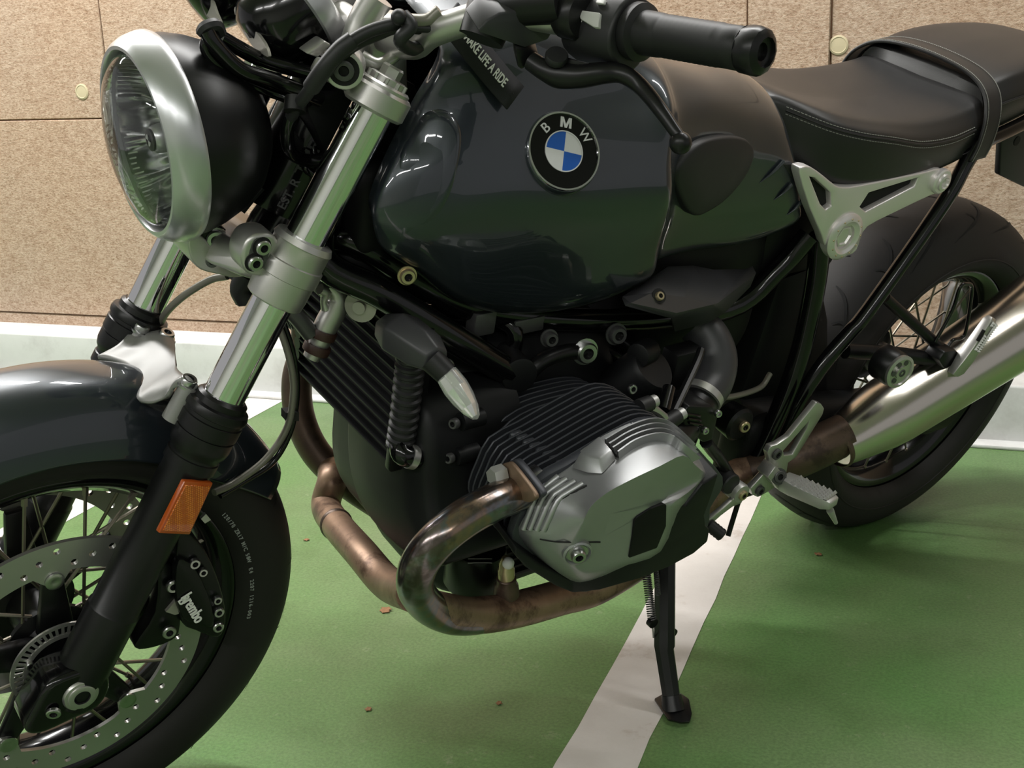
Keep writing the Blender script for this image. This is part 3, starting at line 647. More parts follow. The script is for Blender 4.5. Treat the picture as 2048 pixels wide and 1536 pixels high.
# switch housing
u_, v_, a_ = basis(gd); up = (KA - gd * KA.dot(gd)).normalized(); fr = up.cross(gd).normalized()
if fr.x < 0: fr = -fr
def hx(c, poly, d0, d1): return [c + fr * a + up * b for a, b in poly]
sp = [(-.022, .026), (.012, .028), (.027, .012), (.028, -.014), (.016, -.030), (-.014, -.032), (-.026, -.014)]
c0 = ga - gd * .060; P0 = [c0 + fr * a + up * b for a, b in sp]
sw = obj('switch_housing', Geo().prism(cr(P0, 3, True), gd * .060), 'black_soft', bike, bevel=.003, seg=3, label='black switch housing with grey buttons')
sb = bvh(sw)
try:
    q = [hit(sb, u, v, .004)[0] for u, v in ((1161, 23), (1204, 29), (1202, 57), (1192, 56), (1166, 40))]; _, n = hit(sb, 1184, 40)
    obj('grey_button', Geo().prism(q, -n * .008), 'greyp', sw, bevel=.001)
    q = [hit(sb, u, v, .003)[0] for u, v in ((1196, 2), (1212, 4), (1210, 12), (1194, 10))]; obj('grey_button', Geo().prism(q, -n * .006), 'greyp', sw, bevel=.0006, seg=1)
except RuntimeError as e: print('switch', e)
# clutch perch, lever and reservoir
pc = [(957, 60), (975, 40), (1000, 26), (1050, 20), (1100, 26), (1118, 18), (1116, 48), (1096, 80), (1050, 96), (1020, 86), (985, 74), (960, 66)]
perch = obj('clutch_perch', Geo().prism([py(u, v, .222) for u, v in pc], (-.004, -.030, .010)), 'grained', bike, bevel=.003, seg=2, label='black clutch perch and fluid cylinder')
obj('fluid_cylinder', Geo().tube([py(990, 20, .19), py(1035, 8, .205), py(1125, 0, .24)], [.018, .021, .021], 20, 5), 'lever', perch)
obj('fluid_reservoir', Geo().lathe([(.021, -.03), (.023, -.01), (.024, .012), (.021, .018)], py(985, 16, .185), up, 28), 'black_soft', perch)
g = Geo(); c = py(972, 4, .19); g.tube(circ(c, rayb(972, 4), .0068, 20), .0012, 6, smooth=False, closed=True); obj('reservoir_ring', g, 'alu', perch)
bolt('perch_bolt', py(1072, 68, .217), (.5, .8, .1), .0055, .002, 'mid', perch)
obj('perch_clamp', Geo().lathe([(.019, 0), (.022, .004), (.022, .020), (.019, .024)], py(1128, 26, .235), gd, 24), 'lever', perch)
obj('perch_bracket', Geo().prism([py(u, v, .222) for u, v in ((1030, 92), (1062, 98), (1080, 110), (1060, 128), (1046, 142), (1036, 138))], (-.006, -.018, .01)), 'lever', perch, bevel=.003)
lv = [(1062, 122, .225, .009), (1090, 140, .24, .010), (1120, 150, .252, .0125), (1160, 152, .268, .0112), (1210, 146, .29, .0095), (1245, 148, .308, .0085), (1280, 172, .325, .0075), (1316, 214, .352, .0066), (1350, 262, .376, .0056), (1360, 276, .382, .0056)]
g = Geo(); g.tube([py(u, v, y) for u, v, y, r in lv], [r for *_, r in lv], 14, 5, flat=1.0)
lever = obj('clutch_lever', g, 'lever', bike, label='black clutch lever with ball end')
obj('lever_ball', Geo().ball(py(1361, 286, .384), .0098, 20), 'lever', lever)
obj('lever_web', Geo().prism(cr([py(u, v, y) for u, v, y in ((1078, 120, .235), (1100, 108, .24), (1140, 116, .255), (1190, 128, .28), (1235, 138, .30), (1200, 150, .285), (1130, 148, .255), (1090, 138, .24))], 3, True), (-.004, -.006, -.010)), 'lever', perch, bevel=.002)
ad = obj('adjuster_dial', Geo().lathe([(.0095, 0), (.0105, .002), (.0105, .0065), (.0095, .008), (.0004, .008)], py(1113, 112, .25) - V((0, 0, .004)), (.30, .42, .86), 28), 'black_soft', perch)
# ---- cables and hoses around the head
def hose(name, pts, r, m='black_soft', n=10, parent=bike):
    return obj(name, Geo().tube([py(*p) for p in pts], r, n, 7), m, parent)
hose('clutch_hose', [(955, 62, .16), (900, 34, .145), (850, 42, .14), (800, 46, .135), (740, 62, .125), (690, 92, .12), (650, 135, .115), (616, 185, .10), (588, 222, .08), (575, 260, .06), (596, 290, .04)], .0062)
hose('hose_sheath', [(706, 80, .1225), (680, 100, .1195), (650, 135, .1155), (622, 176, .103)], .0085)
hose('clutch_hose', [(880, 22, .15), (855, 40, .145), (815, 40, .14), (790, 36, .135)], .0062, 'hose')
hose('handlebar_cable', [(960, 62, .16), (880, 62, .145), (800, 58, .13), (760, 70, .12), (700, 100, .11), (660, 150, .10)], .0045)
hose('handlebar_cable', [(985, 70, .17), (930, 64, .16), (870, 58, .15), (815, 56, .14)], .0038)
hose('cable_tie', [(806, 30, .142), (822, 52, .152), (800, 80, .150), (824, 98, .14), (840, 90, .13)], .0065)
obj('tie_head', Geo().ball(py(798, 34, .145), .0075, 12), 'black_soft', bike)
hose('wiring_loom', [(414, 62, .04), (432, 92, .045), (480, 138, .05), (540, 158, .05), (600, 182, .05), (640, 200, .05)], .0078, 'black_gloss')
hose('wiring_loom', [(418, 66, .035), (412, 100, .035), (450, 142, .04), (510, 172, .04), (575, 196, .04), (610, 210, .04)], .0056, 'black_gloss')
hose('wiring_loom', [(440, 74, .02), (478, 96, .02), (520, 118, .02), (580, 136, .03), (640, 150, .04)], .0075, 'black_gloss')
obj('loom_tie', Geo().tube([py(404, 66, .035), py(412, 54, .04), py(432, 50, .04), py(440, 66, .035)], .0062, 8, 5), 'black_soft', bike)
hose('wiring_loom', [(590, 215, .075), (575, 255, .07), (580, 300, .06), (610, 320, .05), (660, 318, .05)], .0068, 'black_gloss')
obj('loom_clip', Geo().lathe([(.0105, 0), (.0105, .014)], py(592, 195, .08), (.3, .5, -.8), 18), 'lever', bike)
rs_ = random.Random(5)
for k in range(7):
    u0 = 610 + rs_.uniform(0, 70); v0 = 180 + rs_.uniform(0, 60); hose('wiring_loom', [(u0, v0, .03), (u0 + rs_.uniform(-20, 30), v0 + 50, .02), (u0 + rs_.uniform(-30, 40), v0 + 100, .03), (u0 + rs_.uniform(0, 70), v0 + 140, .04)], rs_.uniform(.004, .007), 'black_gloss')
obj('connector_block', Geo().box(py(650, 225, .02), .05, .05, .06, Matrix.Rotation(.46, 3, 'Y')), 'deep', bike, bevel=.006)
obj('ignition_lock', Geo().lathe([(.030, -.09), (.034, -.02), (.034, .02), (.026, .03), (.0005, .03)], F(.69, -.075, .01), KA, 28), 'black_soft', bike)
# brake hoses
hose('brake_hose', [(520, 590, .03), (560, 660, .05), (584, 740, .065), (586, 800, .07), (572, 860, .072), (530, 920, .075), (470, 965, .08), (428, 985, .09)], .0040, 'hose')
hose('brake_hose', [(530, 590, .025), (568, 650, .045), (592, 735, .06), (592, 810, .062), (578, 870, .066), (545, 925, .07), (490, 962, .075), (440, 992, .085)], .0034, 'black_gloss')
hose('brake_hose', [(455, 552, .0), (420, 560, -.02), (370, 590, -.045), (335, 622, -.07), (318, 650, -.09)], .0042, 'hose')
hose('brake_hose', [(500, 548, .03), (480, 575, .02), (490, 600, .02)], .011, 'black_soft')
obj('hose_clip', Geo().prism([py(u, v, .07) for u, v in ((572, 826), (598, 824), (598, 842), (572, 842))], (0, -.012, 0)), 'black_soft', bike)
# ------------------------------------------------------------------ fuel tank
TS = [
 [(1.12, .04, .760), (1.150, .085, .775), (1.168, .100, .79), (1.178, .105, .818), (1.160, .100, .86), (1.126, .085, .905), (1.090, .07, .955), (1.075, 0, .975)],
 [(1.13, .05, .738), (1.162, .115, .762), (1.180, .136, .782), (1.190, .146, .818), (1.172, .141, .86), (1.138, .122, .905), (1.100, .095, .960), (1.09, 0, .985)],
 [(1.09, .05, .700), (1.120, .120, .732), (1.142, .150, .765), (1.152, .168, .806), (1.138, .164, .86), (1.100, .147, .922), (1.06, .105, .972), (1.05, 0, .996)],
 [(1.03, .05, .664), (1.055, .122, .684), (1.065, .158, .742), (1.070, .179, .822), (1.06, .171, .876), (1.04, .150, .93), (1.01, .10, .980), (1.0, 0, 1.000)],
 [(.96, .05, .645), (.972, .124, .657), (.975, .156, .730), (.980, .178, .812), (.98, .167, .870), (.97, .145, .925), (.95, .095, .972), (.94, 0, .992)],
 [(.87, .05, .648), (.870, .130, .655), (.870, .157, .720), (.870, .176, .804), (.87, .166, .860), (.87, .146, .910), (.87, .09, .955), (.87, 0, .972)],
 [(.80, .05, .668), (.802, .136, .676), (.815, .159, .730), (.826, .173, .800), (.832, .165, .850), (.834, .150, .905), (.82, .09, .940), (.81, 0, .952)],
 [(.785, .05, .675), (.788, .130, .685), (.800, .150, .732), (.811, .162, .798), (.818, .156, .850), (.820, .145, .902), (.81, .089, .936), (.80, 0, .946)],
 [(.77, .05, .682), (.770, .121, .692), (.782, .138, .735), (.790, .147, .795), (.796, .146, .850), (.802, .140, .896), (.79, .088, .930), (.78, 0, .938)],
 [(.71, .05, .688), (.710, .119, .696), (.715, .135, .735), (.720, .138, .790), (.722, .135, .840), (.728, .124, .889), (.72, .08, .914), (.715, 0, .921)],
 [(.62, .05, .688), (.620, .118, .692), (.630, .130, .735), (.640, .132, .785), (.645, .127, .830), (.652, .111, .874), (.645, .07, .902), (.64, 0, .911)],
 [(.54, .05, .698), (.542, .117, .702), (.548, .127, .740), (.566, .127, .785), (.580, .119, .825), (.587, .100, .858), (.585, .06, .880), (.58, 0, .887)],
 [(.515, .05, .712), (.518, .116, .716), (.531, .120, .745), (.550, .118, .785), (.567, .108, .820), (.576, .090, .846), (.57, .05, .862), (.565, 0, .866)],
 [(.525, .04, .715), (.528, .100, .719), (.540, .104, .747), (.556, .102, .785), (.570, .093, .815), (.578, .078, .838), (.575, .04, .850), (.572, 0, .853)],
]
NY = {1: (.105, .12, .130, .124, .106), 2: (.113, .138, .152, .145, .123), 3: (.120, .151, .168, .152, .126), 4: (.126, .158, .179, .158, .126), 5: (.135, .166, .188, .168, .135), 6: (.142, .170, .190, .174, .146), 7: (.134, .158, .176, .163, .142), 8: (.124, .142, .155, .150, .137)}
def mv(p, y):
    p = V(p); r = p - CB; return CB + r * ((y - CB.y) / r.y)
for k, ys in NY.items():
    for i, y in enumerate(ys): TS[k][i + 1] = mv(TS[k][i + 1], y)
cols = [cr([V(p) for p in r], 6) for r in TS]
rows = list(zip(*[cr(list(q), 7) for q in zip(*cols)]))
g = Geo(); g.grid([list(r) for r in rows]); g.mirror()
tank = obj('fuel_tank', g, 'paint', bike, weld=True, angle=60, label='dark slate fuel tank with round emblem')
tt_ = bvh(tank)
# round emblem
c, n = hit(tt_, 1121, 306); e1, _ = hit(tt_, 1060, 306); e2, _ = hit(tt_, 1182, 306); e3, _ = hit(tt_, 1121, 245); e4, _ = hit(tt_, 1121, 366)
n = ((e2 - e1).cross(e3 - e4)).normalized(); n = n if n.y > 0 else -n; n = (n + V((.12, 0, .10))).normalized()
up = (e3 - e4).normalized(); up = (up - n * up.dot(n)).normalized(); rt = up.cross(n)
if rt.x > 0: rt = -rt
ctr = (e1 + e2 + e3 + e4) / 4 + n * .0015; ctr = c * .6 + ctr * .4 + n * .0062; R = .0405
bd = obj('emblem', Geo().lathe([(R, -.018), (R, .001), (R - .0006, .0014), (R - .0009, .0006), (.0004, .0006)], ctr, n, 72, False), 'badge_black', bike, label='round black, blue and white emblem with silver letters')
obj('emblem_rim', Geo().lathe([(R + .0008, -.014), (R + .0014, .0015), (R + .0008, .0028), (R - .0010, .0028), (R - .0016, .0008)], ctr, n, 72, False), 'chrome', bd)
obj('emblem_seat', Geo().lathe([(R + .0045, -.020), (R + .0030, -.0025), (R + .0020, -.0004), (R, -.001)], ctr, n, 72, False), 'paint', bd)
rq = .0208; a0 = math.radians(-8)
def bp(a, r): return ctr + (rt * math.cos(a) + up * math.sin(a)) * r + n * .0008
obj('emblem_inner_ring', Geo().lathe([(rq + .0011, .0004), (rq + .0011, .0017), (rq - .0001, .0017), (rq - .0001, .0004)], ctr, n, 60, False), 'badge_white', bd)
for k in range(4):
    a1 = a0 + math.pi / 2 * k; P = [bp(0, 0)] + [bp(a1 + math.pi / 2 * q / 12, rq) for q in range(13)]
    obj('emblem_quarter', Geo().prism(P, n * .0006), 'blue' if k % 2 else 'badge_white', bd)
for st, ang in (('B', 138), ('M', 90), ('W', 42)):
    a = math.radians(ang - 6); p = ctr + (rt * math.cos(a) + up * math.sin(a)) * .0306 + n * .001
    t_ = rt * math.sin(a) - up * math.cos(a)
    if st == 'M':
        yd = n.cross(t_).normalized(); yd = yd if yd.dot(up) > 0 else -yd
        O = [(-.0064, -.0055), (-.0038, -.0055), (-.0038, .0012), (-.0012, -.0055), (.0012, -.0055), (.0038, .0012), (.0038, -.0055), (.0064, -.0055), (.0064, .0055), (.0030, .0055), (0, -.0020), (-.0030, .0055), (-.0064, .0055)]
        obj('emblem_letter', plate([[p + t_ * x + yd * y + n * .0006 for x, y in O]], -n * .0010), 'badge_white', bd); continue
    text('emblem_letter', st, .0150, p, t_, n, 'badge_white', bd, bold=.004)
# knee pad: thick moulded rubber
kp = [(1349, 372), (1350, 340), (1362, 308), (1384, 284), (1412, 272), (1452, 268), (1484, 276), (1500, 294), (1503, 316), (1490, 346), (1464, 376), (1432, 402), (1398, 420), (1376, 426), (1360, 412)]
P = [hit(tt_, u, v)[0] for u, v in kp]; cc = sum(P, V((0, 0, 0))) / len(P); nn_ = V((0, 0, 0))
for i in range(len(P)): nn_ += (P[i] - cc).cross(P[(i + 1) % len(P)] - cc)
nn_.normalize(); nn_ = nn_ if nn_.y > 0 else -nn_
P = cr([cc + (p - cc) - nn_ * (p - cc).dot(nn_) for p in P], 4, True)
obj('knee_pad', Geo().loft([[p - nn_ * .012 for p in P], [p + nn_ * .004 for p in P], [cc + (p - cc) * .975 + nn_ * .0075 for p in P], [cc + (p - cc) * .92 + nn_ * .0088 for p in P], [cc + (p - cc) * .5 + nn_ * .0105 for p in P]]), 'black_soft', tank, angle=60, label='matt black rounded knee pad')
# three raised ribs at the tail of the tank and a clear film outline
for a, b in (((1519, 366), (1564, 322)), ((1548, 400), (1580, 368)), ((1574, 430), (1598, 404))):
    p0, p1 = hit(tt_, *a)[0], hit(tt_, *b)[0]; obj('tank_rib', Geo().tube([p0, p0.lerp(p1, .5) + V((0, .003, 0)), p1 + V((0, .002, 0))], [.0006, .0022, .0032], 10, 4), 'paint', tank)
film = [(852, 468), (960, 440), (1100, 418), (1200, 406), (1290, 396), (1305, 398), (1311, 412), (1316, 470), (1320, 530)]
try: obj('film_edge', Geo().tube([hit(tt_, u, v)[0] for u, v in film], .0005, 5, 4), 'mid', tank, label='edge of a clear protective film')
except RuntimeError as e: print('film', e)
# intake scoop lip at the nose of the tank
lp = [(795, 330), (822, 262), (850, 222), (884, 214), (912, 232), (925, 270), (918, 330), (900, 392), (870, 440), (832, 462), (796, 462)]
try:
    P = [hit(tt_, u, v) for u, v in lp]; L = cr([p for p, n in P], 4, True); NN = P[5][1]; cc = sum((p for p, n in P), V((0, 0, 0))) / len(P)
    obj('scoop_bulge', Geo().loft([[p - NN * .003 for p in L], [cc + (p - cc) * .93 + NN * .0022 for p in L], [cc + (p - cc) * .75 + NN * .0048 for p in L], [cc + (p - cc) * .3 + NN * .006 for p in L]]), 'paint', tank, angle=70)
except RuntimeError as e: print('scoop', e)
# ------------------------------------------------------------------ seat
SS = [  # x, half width at seam, seam z, top-edge y, top z, centre z, skirt y, skirt z
 (.585, .060, .858, .045, .866, .868, .062, .815), (.560, .085, .856, .066, .872, .874, .090, .790), (.510, .122, .842, .095, .860, .860, .122, .772),
 (.46, .137, .832, .105, .850, .846, .134, .760), (.40, .143, .823, .110, .842, .836, .138, .756), (.33, .143, .811, .110, .836, .830, .136, .758),
 (.26, .139, .810, .108, .838, .834, .130, .762), (.20, .132, .817, .104, .846, .845, .122, .770), (.16, .126, .828, .100, .858, .858, .112, .780)]
def seatrows(S):
    R = []
    for x, ys, zs, yt, zt, zc, yk, zk in S:
        h = [V((x, 0, zk + .01)), V((x, yk * .7, zk + .002)), V((x, yk, zk)), V((x, (yk + ys) / 2 + .004, (zs + zk) / 2)), V((x, ys, zs)), V((x, (ys + yt) / 2 + .003, (zs + zt) / 2 + .003)), V((x, yt, zt)), V((x, yt * .5, (zt + zc) / 2 + .001)), V((x, 0, zc))]
        c = cr(h, 4); R.append(c)
    return list(zip(*[cr(list(q), 5) for q in zip(*R)]))
def seatobj(name, S, label):
    R = seatrows(S); g = Geo(); g.grid([list(r) for r in R])
    for r in (R[0], R[-1]):
        g.add(list(r), [tuple(range(len(r)))])
    g.mirror(); return obj(name, g, 'leather', bike, weld=True, angle=70, label=label)
seat = seatobj('rider_seat', SS, 'black stitched rider seat')
st_ = bvh(seat)
def stitch(seq, par, t, n=46, r=.0006):
    P = cr([V(p) for p in seq], 8); L = [0]
    for a, b in zip(P, P[1:]): L.append(L[-1] + (b - a).length)
    def at(d):
        for i in range(len(P) - 1):
            if L[i + 1] >= d: return P[i].lerp(P[i + 1], (d - L[i]) / max(1e-9, L[i + 1] - L[i]))
        return P[-1]
    g = Geo(); k = int(L[-1] / .0052)
    for i in range(k):
        a, b = at(i * .0052), at(i * .0052 + .0036); m_, nrm, *_r = t.find_nearest(a); a = m_ + nrm * .0004 if nrm.z > -.5 else a
        m2, n2, *_r = t.find_nearest(b); b = m2 + n2 * .0004; g.tube([a, b], r, 5, smooth=False)
    o = obj('stitching', g, 'thread', par); o['kind'] = 'stuff'; return o
for off in (.0045, -.0045):
    stitch([V((x, ys + (0 if off > 0 else .001), zs + off)) for x, ys, zs, *_ in SS[1:-1]], seat, st_)
obj('seat_piping', Geo().tube([V((x, ys + .0005, zs)) for x, ys, zs, *_ in SS[1:-1]], .0016, 6, 8), 'leather', seat)
PS = [(.175, .118, .838, .095, .868, .872, .112, .795), (.12, .122, .852, .100, .886, .892, .110, .805), (.05, .120, .862, .098, .897, .903, .105, .820), (-.03, .114, .870, .092, .900, .905, .098, .832), (-.10, .105, .876, .082, .898, .902, .09, .842), (-.15, .09, .878, .066, .890, .893, .075, .85), (-.17, .06, .876, .04, .882, .884, .05, .856)]
pill = seatobj('pillion_seat', PS, 'black pillion seat behind the strap')
pt_ = bvh(pill)
obj('seat_piping', Geo().tube([V((x, ys + .0005, zs)) for x, ys, zs, *_ in PS[:-2]], .0018, 6, 8), 'leather', pill)
# strap over the joint
def strapring(t, y):
    k = t; return None
SP = [(.185, .136, .775), (.178, .136, .800), (.172, .130, .835), (.165, .112, .862), (.162, .08, .878), (.165, .03, .886), (.165, -.03, .886), (.162, -.08, .878), (.165, -.112, .862), (.172, -.130, .835), (.185, -.136, .775)]
C = cr([V(p) for p in SP], 6); rows = [[], [], [], []]
for i, p in enumerate(C):
    tg = (C[min(i + 1, len(C) - 1)] - C[max(i - 1, 0)]).normalized(); wd = V((1, 0, -.10)).normalized(); nr = tg.cross(wd).normalized()
    if nr.dot(V((0, p.y, p.z - .78))) < 0: nr = -nr
    for j, (a, b) in enumerate(((-.019, -.001), (-.017, .0025), (.017, .0025), (.019, -.001))): rows[j].append(p + wd * a + nr * (b + .004))
strap = obj('seat_strap', Geo().grid(rows), 'leather', bike, solid=.003, angle=60, label='black stitched strap across the seat')
for j, q in ((1, .004), (2, -.004)):
    L_ = [p for p in rows[j]]; g = Geo(); 
    for i in range(0, len(L_) - 1):
        for h in (0, .34, .67): a = L_[i].lerp(L_[i + 1], h) + V((q * .7, 0, 0)) + (L_[i] - V((.165, 0, .79))).normalized() * .0008; b = L_[i].lerp(L_[i + 1], h + .22) + V((q * .7, 0, 0)) + (L_[i] - V((.165, 0, .79))).normalized() * .0008; g.tube([a, b], .0006, 5, smooth=False)
    obj('stitching', g, 'thread', strap)['kind'] = 'stuff'
# ------------------------------------------------------------------ engine
def sell(c, a, e=.55, nu=40, nv=24):
    "rounded block: superellipsoid with half sizes a"
    c = V(c); sp = lambda x, p: math.copysign(abs(x) ** p, x); rings = []
    for i in range(1, nv):
        ph = -math.pi / 2 + math.pi * i / nv
        rings.append([c + V((a[0] * sp(math.cos(ph), e) * sp(math.cos(2 * math.pi * k / nu), e), a[1] * sp(math.cos(ph), e) * sp(math.sin(2 * math.pi * k / nu), e), a[2] * sp(math.sin(ph), e))) for k in range(nu)])
    return Geo().loft(rings, True, True)
eng = obj('engine', sell((.93, 0, .455), (.165, .128, .165), .5), 'case', bike, label='black air cooled boxer engine')
# front cover: egg shaped lid over the belt case
fc = [(706, 812), (728, 770), (770, 752), (820, 770), (858, 820), (872, 900), (872, 985), (882, 1060), (890, 1125), (862, 1132), (820, 1110), (772, 1064), (732, 1010), (710, 950), (702, 880)]
P = [px(u, v, 1.105) for u, v in fc]; cc = sum(P, V((0, 0, 0))) / len(P); P = cr(P, 4, True)
obj('front_cover', Geo().loft([[p - V((.12, 0, 0)) for p in P], [p - V((.004, 0, 0)) for p in P], [cc + (p - cc) * .97 + V((.006, 0, 0)) for p in P], [cc + (p - cc) * .86 + V((.012, 0, 0)) for p in P], [cc + (p - cc) * .4 + V((.016, 0, 0)) for p in P]]), 'case', eng, angle=60)
for u, v in ((912, 846), (902, 915), (886, 980)):
    c = px(u, v, 1.085); obj('bolt_boss', Geo().cyl(c - V((.035, 0, 0)), c - V((.006, 0, 0)), .0105, 20), 'case', eng); bolt('cover_bolt', c, (1, .35, .15), .0062, .007, 'mid', eng)
obj('sump', sell((.90, .02, .285), (.135, .115, .055), .5), 'case', eng)
for k in range(6):
    obj('sump_fin', Geo().box((.945, .06, .335 - .013 * k), .12, .16, .0035), 'case', eng)
of = obj('oil_filter', Geo().lathe([(.036, 0), (.038, .004), (.038, .055), (.033, .062), (.010, .064)], py(955, 1092, .135), (0, 0, -1), 40), 'black', eng)
fb_ = bvh(of)
try:
    for dv in (0, 8): obj('printed_line', Geo().tube([hit(fb_, u, 1118 + dv, .0002)[0] for u in range(936, 985, 6)], .0006, 5, smooth=False), 'greyp', of)
except RuntimeError: pass
# cylinder head outline at the gasket plane
RIM = [(1068, 962), (1130, 926), (1200, 884), (1262, 850), (1300, 838), (1338, 846), (1372, 876), (1408, 916), (1437, 950), (1432, 980), (1412, 1012), (1404, 1060), (1330, 1124), (1200, 1168), (1145, 1176), (1090, 1152), (1040, 1116), (1024, 1088), (1022, 1060), (1040, 1015)]
GY = .290
rim = [py(u, v, GY) for u, v in RIM]; hc = sum(rim, V((0, 0, 0))) / len(rim)
def shp(y, s, top=1.0):
    out = []
    for p in rim:
        d = (p - hc) * s; out.append(V((hc.x + d.x, y, hc.z + d.z)))
    return out
head = obj('cylinder_head', Geo().loft([shp(.19, .80), shp(GY - .006, .80)]), 'deep', bike, label='black finned cylinder head')
for k in range(10):
    y = GY - .007 - k * .0097; s = .985 - .004 * k
    fo = cr(shp(y, s), 2, True); obj('cooling_fin', Geo().prism(fo, (0, -.0026, 0)), 'fin', head, bevel=.0008, seg=1)
for k in range(8):   # little webs between fins
    y = GY - .012 - k * .0097
    for fx in (.30,):
        a = rim[0].lerp(rim[4], fx); obj('fin_web', Geo().box((a.x + .002 * k, y, a.z - .012), .016, .0075, .014), 'fin', head, bevel=.002, seg=1)
hf = [rim[19], rim[0]]
# front edge bar of the head
obj('head_edge', Geo().prism([py(1003, 890, .205), py(1012, 886, .205), py(1076, 962, .287), py(1066, 974, .287)], (-.014, 0, -.004)), 'fin', head, bevel=.001)
cyl_ = obj('cylinder', Geo().cyl((hc.x, .10, hc.z), (hc.x, .20, hc.z), .060, 40), 'deep', bike, label='black finned cylinder barrel')
for k in range(7):
    y = .190 - k * .0105; r = .098 - .0015 * k; P = []
    for j in range(44):
        th = 2 * math.pi * j / 44; c_, s_ = math.cos(th), math.sin(th); q = (abs(c_) ** 3 + abs(s_) ** 3) ** (-1 / 3)
        P.append(V((hc.x + .012 + r * 1.08 * q * c_, y, hc.z + r * .80 * q * s_)))
    obj('cooling_fin', Geo().prism(P, (0, -.0026, 0)), 'fin', cyl_, bevel=.0008, seg=1)
# gasket flange and silver rocker cover
flange = obj('cover_flange', Geo().prism(cr([hc + (p - hc) * 1.015 + V((0, .006, 0)) for p in rim], 2, True), (0, -.011, 0)), 'fin', eng, bevel=.002)
A = [(1040, 1072), (1054, 1030), (1088, 974), (1138, 938), (1200, 891), (1262, 859), (1298, 848), (1336, 856), (1382, 896), (1424, 944), (1404, 990), (1372, 1058), (1300, 1114), (1200, 1148), (1142, 1155), (1086, 1124)]
C = [(1148, 1096, .350), (1160, 1065, .357), (1168, 1040, .361), (1183, 1012, .364), (1215, 985, .365), (1265, 958, .365), (1320, 932, .364), (1366, 911, .360), (1390, 930, .354), (1408, 952, .347), (1376, 985, .356), (1342, 1015, .362), (1318, 1095, .360), (1250, 1120, .357), (1168, 1138, .348), (1148, 1122, .347)]
A = [py(u, v, .298) for u, v in A]; C = [py(*p) for p in C]; BL = [.010, .012, .013, .012, .009, .007, .006, .006, .006, .004, .004, .006, .008, .010, .011, .011]
B = [a.lerp(c, .5) + V((0, b, 0)) for a, c, b in zip(A, C, BL)]; B0 = [a.lerp(c, .12) + V((0, b * .8 + .004, 0)) for a, c, b in zip(A, C, BL)]
B2 = [a.lerp(c, .85) + V((0, b * .55, 0)) for a, c, b in zip(A, C, BL)]
cc = sum(C, V((0, 0, 0))) / 16
def L2(r): return cr(r, 3, True)
loops = [L2([V((p.x, .288, p.z)) for p in A]), L2(A), L2(B0), L2(B), L2(B2), L2(C), L2([cc + (p - cc) * .93 + V((0, .0006, 0)) for p in C]), L2([cc + (p - cc) * .5 + V((0, .001, 0)) for p in C])]
cov = obj('rocker_cover', Geo().loft(loops, True, True), 'cover', bike, angle=50, label='grey metallic rocker cover with ribs')
ct = bvh(cov)
def on(u, v, l=0): return hit(ct, u, v, l)[0]
for k in range(4):
    a, b, c = (1047 + 13.3 * k, 1059 + .5 * k), (1075 + 14.3 * k, 986 + 3.2 * k), (1117 + 16.3 * k, 953 + 4.7 * k)
    try: obj('cover_rib', Geo().tube([on(*a), on((a[0] * .55 + b[0] * .45), (a[1] * .55 + b[1] * .45)), on((a[0] * .1 + b[0] * .9), (a[1] * .1 + b[1] * .9)), on((c[0] * .12 + b[0] * .88), (c[1] * .12 + b[1] * .88)), on(*c)], .0040, 10, 4, smooth=False), 'cover', cov); obj('rib_gap_shade', Geo().tube([on(a[0] + 6.5, a[1], -.0003), on(b[0] + 6.5, b[1] + 2, -.0003), on(c[0] + 8, c[1] + 4, -.0003)], .0018, 6, smooth=False), 'gap', cov)  # near-black strips beside the ribs: shade between them put in as colour
    except RuntimeError as e: print('rib', e)
# upper block and fins over the cover
try:
    bl = [on(1142, 938, .001), on(1165, 912, .001), on(1198, 884, .001), on(1234, 920, .001), on(1206, 950, .001), on(1175, 950, .001)]
    tp = [on(1165, 916, .011), on(1176, 905, .011), on(1200, 886, .011), on(1226, 914, .010), on(1205, 930, .010), on(1184, 926, .011)]
    obj('cover_block', Geo().loft([bl, tp]), 'cover', cov, bevel=.002)
except RuntimeError as e: print('block', e)
for k in range(5):
    pts = [(1204 + 8 * k, 884 + 8.5 * k), (1250 + 5 * k, 858 + 9 * k), (1290 + 4 * k, 843 + 9.5 * k), (1320 + 4 * k, 845 + 10 * k), (1346 + 3 * k, 862 + 10 * k), (1372 + 3 * k, 890 + 8 * k)]
    try:
        g = Geo(); lo = cr([on(u, v, -.002) for u, v in pts], 4); hi = cr([on(u, v, .0105) for u, v in pts], 4); n_ = V((0, .0016, 0))
        rows = [[p - n_ for p in lo], [p - n_ * .6 for p in hi], [p + n_ * .6 for p in hi], [p + n_ for p in lo]]; g.grid(rows); obj('cover_fin', g, 'cover', cov, angle=60)
        if k < 4:
            g = Geo(); q = [(u + 3.5, v + 4.5) for u, v in pts]; lo = cr([on(u, v, .0008) for u, v in q], 4); g.tube(lo, .0042, 6, smooth=False); obj('fin_gap_shade', g, 'gap', cov)  # black strip laid between fins, painting in the shade of the gap
    except RuntimeError as e: print('fin', k, e)
